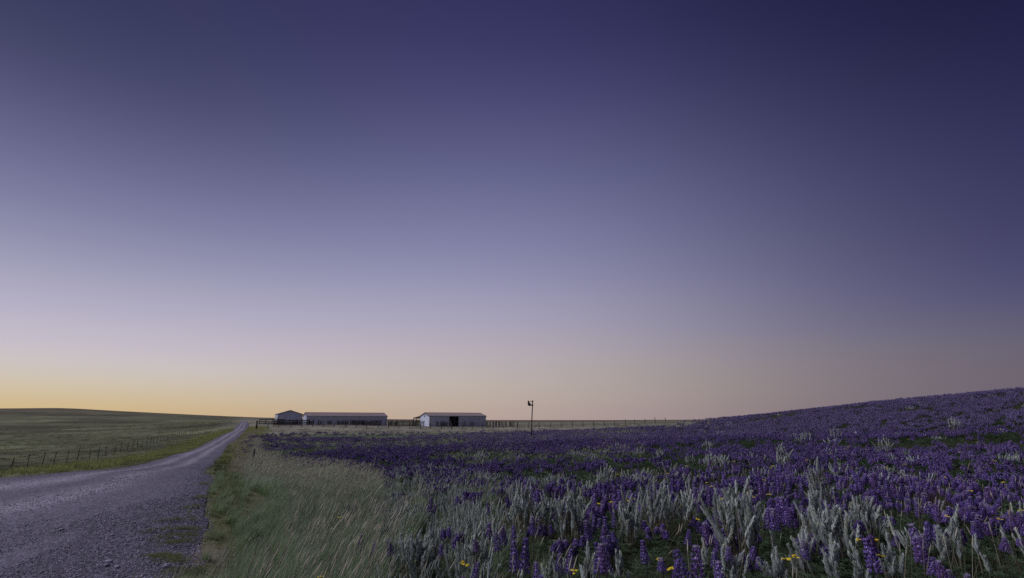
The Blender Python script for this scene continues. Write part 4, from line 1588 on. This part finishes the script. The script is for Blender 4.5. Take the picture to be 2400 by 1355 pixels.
def bloom(x, y):
    """how thickly the lupines stand, 0..1"""
    n = fnoise(x, y, 5, 21) * .7 + fnoise(x, y * 1.6, 16, 25) * .3
    streak = fnoise(x * .55 + y * .12, y * 2.4, 22, 22)
    left = np.clip((-x + 4) / 12, 0, 1) * np.clip((y - 25) / 15, 0, 1)
    v = np.clip((n - .33) * 4.0, .10, .92)
    v = v * (1 - left * np.clip((streak - .44) * 7, 0, .82))
    inS = inpoly(x, y, Z_SAGE)
    v = v * np.where(np.hypot(x, y) > 30, np.clip((fnoise(x, y * 1.5, 18, 28) - .28) * 4, .3, 1), 1)
    return np.where(inS, np.clip((np.hypot(x, y) - 10) / 14, .10, .7), v)


def lup_points(r0, r1, dens):
    x, y = wedge(r0, r1, dens)
    k = fuzzy(x, y, Z_FIELD, .05) & (road_dist(x, y) > 1.7) & (rng.random(len(x)) < bloom(x, y))
    return x[k], y[k]


nx, ny = lup_points(4.2, 15, 6.0)
near_gap = np.clip((np.hypot(nx, ny) - 4.5) / 7.5, .10, 1)
k = (rng.random(len(nx)) < near_gap) & keep_off(nx, ny, .28)
nx, ny = nx[k], ny[k]
o_ = np.argsort(np.hypot(nx, ny))
nx, ny = nx[o_], ny[o_]
IND = 300 - len(HL)
P, Rt, S = pack(nx[:IND], ny[:IND], .8, 1.12)
for i in range(len(P)):
    o = link('lupine', LUP0[i % 8], loc=tuple(P[i]), rot=tuple(Rt[i]), scale=(S[i],) * 3)
    tag(o, place_label('lupine', P[i][0], P[i][1], ('sparse', 'few-spiked', 'upright', 'bushy', 'full', 'many-spiked', 'thick', 'densest')[i % 8]), 'lupine', 'lupines crowding the slope')
packs0 = pack(nx[IND:], ny[IND:], .8, 1.15)
if len(packs0[0]):
    scatter('lupine_drift', 'drift of purple lupines behind the nearest ones', 'lupines', *packs0, [src('lupine_source', m) for m in LUP0])
x, y = lup_points(15, 42, 6.0)
scatter('lupine_bloom', 'dense purple bloom of lupines over the middle of the slope', 'lupines', *pack(x, y, .75, 1.15), [src('lupine_source', m) for m in LUP1])
x1, y1 = lup_points(42, 78, 4.6)
x2, y2 = lup_points(78, 135, 3.0)
pa, pb = pack(x1, y1, .8, 1.2), pack(x2, y2, 1.0, 1.5)
scatter('lupine_haze', 'distant purple sweep of lupines up to the ridge and the fence', 'lupines', *cat3(pa, pb), [src('lupine_source', m) for m in LUP2])

# sagebrush among them
x, y = wedge(8, 30, .5)
clump = fnoise(x, y, 6, 31)
inS = inpoly(x, y, Z_SAGE)
k = inpoly(x, y, Z_FIELD) & ~inS & (rng.random(len(x)) < np.clip((clump - .46) * 5, .06, 1)) & keep_off(x, y, .4)
sx, sy = x[k], y[k]
x, y = wedge(4.3, 24, 7.5)
k = fuzzy(x, y, Z_SAGE, .12) & keep_off(x, y, .12) & (rng.random(len(x)) < np.clip((fnoise(x, y, 2.5, 35) - .2) * 2.2, .15, 1))
mx, my = x[k], y[k]
nh = 300 - len(HS) - len(sx)
o_ = np.argsort(np.hypot(mx, my))
mx, my = mx[o_], my[o_]
P, Rt, S = pack(mx, my, .75, 1.2)
for i in range(min(len(P), max(nh, 0))):
    o = link('sagebrush', SAGE0[i % 5], loc=tuple(P[i]), rot=tuple(Rt[i]), scale=(S[i],) * 3)
    tag(o, place_label('sage', P[i][0], P[i][1], 'packed grey'), 'sagebrush', 'sagebrush of the left mass')
if len(P) > nh:
    scatter('sage_drift', 'silvery drift of sage behind the left sage mass', 'sagebrush', P[nh:], Rt[nh:], S[nh:], [src('sage_source', m) for m in SAGE0])
P, Rt, S = pack(sx, sy, .7, 1.15)
for i in range(len(P)):
    o = link('sagebrush', SAGE1[i % 5], loc=tuple(P[i]), rot=tuple(Rt[i]), scale=(S[i],) * 3)
    tag(o, place_label('sage', P[i][0], P[i][1], 'dotted silver'), 'sagebrush', 'sagebrush dotted over the middle slope')
x, y = wedge(26, 95, .12)
k = inpoly(x, y, Z_FIELD) & (rng.random(len(x)) < np.clip((fnoise(x, y, 9, 33) - .45) * 6, .1, 1))
scatter('far_sage', 'pale dots of distant sage over the purple slope', 'sagebrush', *pack(x[k], y[k], .6, 1.15), [src('sage_source', m) for m in SAGE2])

# leafy undergrowth
x, y = wedge(3.4, 14, 9)
k = inpoly(x, y, Z_FIELD) & (~inpoly(x, y, Z_SAGE) | (rng.random(len(x)) < .25))
scatter('undergrowth', 'dark green lupine leaves covering the ground', 'undergrowth', *pack(x[k], y[k], .8, 1.35), [src('leaf_source', m) for m in UNDER0])
x, y = wedge(14, 50, 2.6)
k = inpoly(x, y, Z_FIELD)
scatter('undergrowth', 'dark green leaves under the middle bloom', 'undergrowth', *pack(x[k], y[k], .8, 1.4), [src('leaf_source', m) for m in UNDER1])
# thin grass through the flowers
x, y = wedge(3.6, 16, 2.2)
k = inpoly(x, y, Z_FIELD)
gs = [tuft_mb(VR(600 + s), 7, .42, .06, .15, (.06, .07, .035), (.20, .17, .10), .0045, 2, 3).mesh('thin_grass', M_GRASS) for s in range(4)]
scatter('thin_grass', 'sparse dry grass threading through the lupines', 'grass', *pack(x[k], y[k], .7, 1.2, spin=1.0), [src('grass_source', m) for m in gs])

# ------------------------------------------------------------------ grasses
d_road = road_dist
x, y = wedge(24, 130, 2.0, -34, 14)
k = inpoly(x, y, Z_FIELD) & (rng.random(len(x)) < 1.15 - bloom(x, y))
scatter('field_grass', 'pale grass streaks between the drifts of far lupines', 'grass', *pack(x[k], y[k], .6, 1.1, spin=.6), [src('grass_source', m) for m in TALL1])
x, y = wedge(3.6, 17, 46, -54, 10)
k = fuzzy(x, y, Z_TALL, .05)
x, y = x[k], y[k]
xs, ys = wedge(4.0, 17, 4, -40, 15)
k = inpoly(xs, ys, Z_SAGE)
p1 = pack(x, y, .7, 1.25, spin=.55)
p1[2][:] *= (.62 + .7 * fnoise(x, y, 1.6, 40)) * np.clip(.45 + d_road(x, y) / 3.0, .45, 1)
p2 = pack(xs[k], ys[k], .65, 1.05, spin=.6)
scatter('tall_grass', 'tall dry-tipped grass leaning to the right beside the road', 'grass', *cat3(p1, p2), [src('grass_source', m) for m in TALL0])
stalks = [tuft_mb(VR(620 + s), 3, .8, .05, .38, (.20, .25, .11), (.52, .53, .40), .005, 3, 3, head_col=(.56, .54, .46)).mesh('seed_stalks', M_GRASS) for s in range(5)]
xq, yq = wedge(4.0, 16, 4.0, -54, 6)
k = fuzzy(xq, yq, Z_TALL, .07) & (d_road(xq, yq) > 1.4)
scatter('seed_stalks', 'pale seed stalks standing above the tall roadside grass', 'grass', *pack(xq[k], yq[k], .6, 1.0, spin=.5, tilt=.12), [src('grass_source', m) for m in stalks])
x, y = wedge(17, 75, 14, -54, 0)
k = inpoly(x, y, Z_TALL)
scatter('tall_grass', 'further tall grass narrowing along the road', 'grass', *pack(x[k], y[k], .8, 1.2, spin=.6), [src('grass_source', m) for m in TALL1])
# pale strip between road and lupines
d = d_road
x, y = wedge(20, 120, 5, -40, -20)
rd = d(x, y)
k = (rd > .9) & (rd < 2.6) & (x > np.interp(y, RR[::-1, 1], RR[::-1, 0]) - .1)
k2 = (rd > .3) & (rd < 1.5) & (x > np.interp(y, RR[::-1, 1], RR[::-1, 0]) - .1)
scatter('verge_grass', 'dark green verge running up the right road edge', 'grass', *pack(x[k2], y[k2], .45, .8), [src('grass_source', m) for m in VERGED])
scatter('pale_grass', 'pale dry grass strip right of the road', 'grass', *pack(x[k], y[k], .6, 1.0, spin=.6), [src('grass_source', m) for m in PALE1])
# short green verge creeping over the gravel edge
x, y = wedge(4.5, 24, 60, -54, -12)
rd = d(x, y)
k = (rd > -.45 + .9 * fnoise(x, y, .9, 44)) & (rd < 2.4) & ~inpoly(x, y, Z_TALL) & (x > -13)
dd = (x - DIRT[0]) ** 2 / .2 + (y - DIRT[1]) ** 2 / .5
k &= (rng.random(len(x)) < np.clip(dd, 0, 1))
vx, vy = x[k], y[k]
nv = len(vx)
for (xa, ya, xb, yb, n) in ((335, 1249, 460, 1243, 70), (372, 1262, 460, 1256, 60), (372, 1224, 455, 1219, 40), (380, 1277, 455, 1272, 45), (330, 1309, 375, 1305, 30), (365, 1306, 420, 1310, 80), (390, 1315, 430, 1322, 60), (440, 1192, 470, 1187, 30), (450, 1170, 480, 1166, 30), (462, 1138, 500, 1132, 40), (400, 1345, 470, 1340, 60)):
    g0, g1 = ground(xa, ya), ground(xb, yb)
    t = rng.random(n)
    vx = np.r_[vx, g0[0] + (g1[0] - g0[0]) * t + rng.normal(0, .08, n)]
    vy = np.r_[vy, g0[1] + (g1[1] - g0[1]) * t + rng.normal(0, .07, n)]
vp = pack(vx, vy, .55, 1.15, spin=1.2, dz=.01)
vp[2][:nv] *= np.clip(.45 + d_road(vx[:nv], vy[:nv]) / 1.6, .32, 1.1)
vp[2][nv:] *= .62
mxk = (rng.random(len(vx)) < .12) & (np.arange(len(vx)) < nv)
scatter('verge_stems', 'thin pale stems standing out of the short verge grass', 'grass', *pack(vx[mxk], vy[mxk], .3, .75, spin=1.2), [src('grass_source', m) for m in TALL0])
scatter('verge_grass', 'short green grass creeping over the gravel edge', 'grass', *vp, [src('grass_source', m) for m in SHORT0])
# yellow-green bank beyond the road, rough roadside grass
x, y = wedge(18, 190, 3.2, -56, -24)
rd = d(x, y)
left = (rd > .5) & (rd < 5.2) & ((x < np.interp(y, RL[::-1, 1], RL[::-1, 0])) | (y > 24.2) & (x < -18))
k = left & (rng.random(len(x)) < np.clip(1.4 - rd / 5, .25, 1))
scatter('roadside_grass', 'yellow-green bank of grass along the left road edge', 'grass', *pack(x[k], y[k], .7, 1.3), [src('grass_source', m) for m in VERGE1])
# pasture
x, y = wedge(24, 320, .26, -56, 56)
rd = d(x, y)
r_ = np.hypot(x, y)
k = (rd > 2.0) & ~inpoly(x, y, Z_FIELD) & ~inpoly(x, y, Z_TALL) & (rng.random(len(x)) < np.clip(90 / r_, .2, .8)) & ~((x > 5) & (r_ < 120) & (y < 95))
x, y = x[k], y[k]
dark = fnoise(x, y * 2.2, 30, 50)
kd = dark > .60
yd = (y > 80) & (x > -.52 * y - 4)
if yd.any():
    scatter('yard_grass', 'pale dry grass round the barns and out to the horizon', 'grass', *pack(x[yd], y[yd], .6, 1.2), [src('grass_source', m) for m in PASTP])
x, y, kd = x[~yd], y[~yd], kd[~yd]
p = pack(x[~kd], y[~kd], .5, 1.0)
scatter('pasture_grass', 'dull green pasture grass over the plain', 'grass', *p, [src('grass_source', m) for m in PAST2])
p = pack(x[kd], y[kd], .45, .85)
scatter('dark_pasture_grass', 'darker green grass in the hollows of the pasture', 'grass', *p, [src('grass_source', m) for m in PAST2D])

# ------------------------------------------------------------------ loose stones on the road
M_STONE = solid_mat('road_stone', (.30, .285, .29), rough=.9, nscale=3, amount=.3, use_attr=True)


def stone_mb(rr, sub=1):
    import bmesh
    bm = bmesh.new()
    bmesh.ops.create_icosphere(bm, subdivisions=sub, radius=1)
    sx_, sy_, sz_ = rr.uniform(.8, 1.25), rr.uniform(.65, 1.0), rr.uniform(.4, .7)
    mb = MB()
    vs = []
    for v in bm.verts:
        k_ = rr.uniform(.78, 1.12)
        vs.append((v.co.x * sx_ * k_, v.co.y * sy_ * k_, v.co.z * sz_ * k_))
    fs_ = [tuple(v.index for v in f.verts) for f in bm.faces]
    bm.free()
    g = rr.uniform(.7, 1.4)
    mb.add(vs, fs_, np.array([.215, .195, .26]) * g)
    return mb


M_PEBBLE = plant_mat('pebbles', 0, .75, .85)
PEB = [stone_mb(VR(700 + s)).mesh('pebble', M_PEBBLE) for s in range(7)]
xs, ys, ss, zs = [], [], [], []
for r0, r1, dn, s0, s1 in ((5.5, 9.5, 1250, .006, .015), (9.5, 16, 700, .007, .016), (16, 24, 260, .008, .016), (24, 38, 90, .009, .017)):
    x, y = wedge(r0, r1, dn, -54, -18)
    rd = d(x, y)
    dl = np.min((x[:, None] - RL[None, ::2, 0]) ** 2 + (y[:, None] - RL[None, ::2, 1]) ** 2, 1) ** .5
    sr = (dl / (dl + np.min((x[:, None] - RR[None, ::2, 0]) ** 2 + (y[:, None] - RR[None, ::2, 1]) ** 2, 1) ** .5))
    trk = np.maximum(np.exp(-((sr - .30) / .09) ** 2), np.exp(-((sr - .62) / .08) ** 2))
    loose = np.clip(1.1 + rd / 9.0, .62, 1) * (1 - .75 * trk) * np.clip(fnoise(x, y, 1.5, 60) * 1.8, .3, 1)
    k = (rd < .12) & (rng.random(len(x)) < np.clip(1.3 - np.hypot(x, y) / 36, 0, 1)) & (rng.random(len(x)) < np.maximum(loose, .06))
    zs.append(.02 + .06 * np.sin(np.pi * sr[k]) - .02 * trk[k]); xs.append(x[k]); ys.append(y[k]); ss.append(rng.uniform(s0, s1, k.sum()) * np.where(rng.random(k.sum()) < .06, 1.6, 1))
x, y = np.concatenate(xs), np.concatenate(ys)
n = len(x)
z = H(x, y) + np.concatenate(zs) + np.concatenate(ss) * .25
scatter('loose_gravel', 'loose grey stones strewn over the road', 'gravel', np.stack([x, y, z], -1), rng.uniform(-.5, 6.2, (n, 3)) * np.array([.12, .12, 1]), np.concatenate(ss), [src('stone_source', m) for m in PEB])
for i, (px, py, s) in enumerate(((253, 1325, .055), (249, 1334, .045), (273, 1339, .05), (96, 1284, .05), (313, 1232, .035), (245, 1303, .035), (31, 1159, .06), (134, 1166, .06), (143, 1248, .05), (268, 1148, .06), (390, 1336, .05), (262, 1262, .04))):
    p = ground(px, py)
    rr = VR(800 + i)
    o = stone_mb(rr, 2).build('stone', M_STONE, loc=(p[0], p[1], p[2] + .055), rot=(0, 0, rr.random() * 6), scale=(s, s, s * .9), smooth=False)
    tag(o, ['pale stone, largest on the gravel at the bottom', 'flat stone just below the largest pale one', 'stone right of the largest pale pair', 'stone on the left gravel near a wheel track', 'flat pale stone before the grass fingers', 'small stone above the largest pale one',
            'dark stone on the far left of the road', 'dark stone in the left half of the road', 'dark lump in the lower left wheel track', 'stone on the smooth middle of the road', 'stone at the lower gravel edge beside the grass', 'stone between wheel track and grass fingers'][i], 'stone')
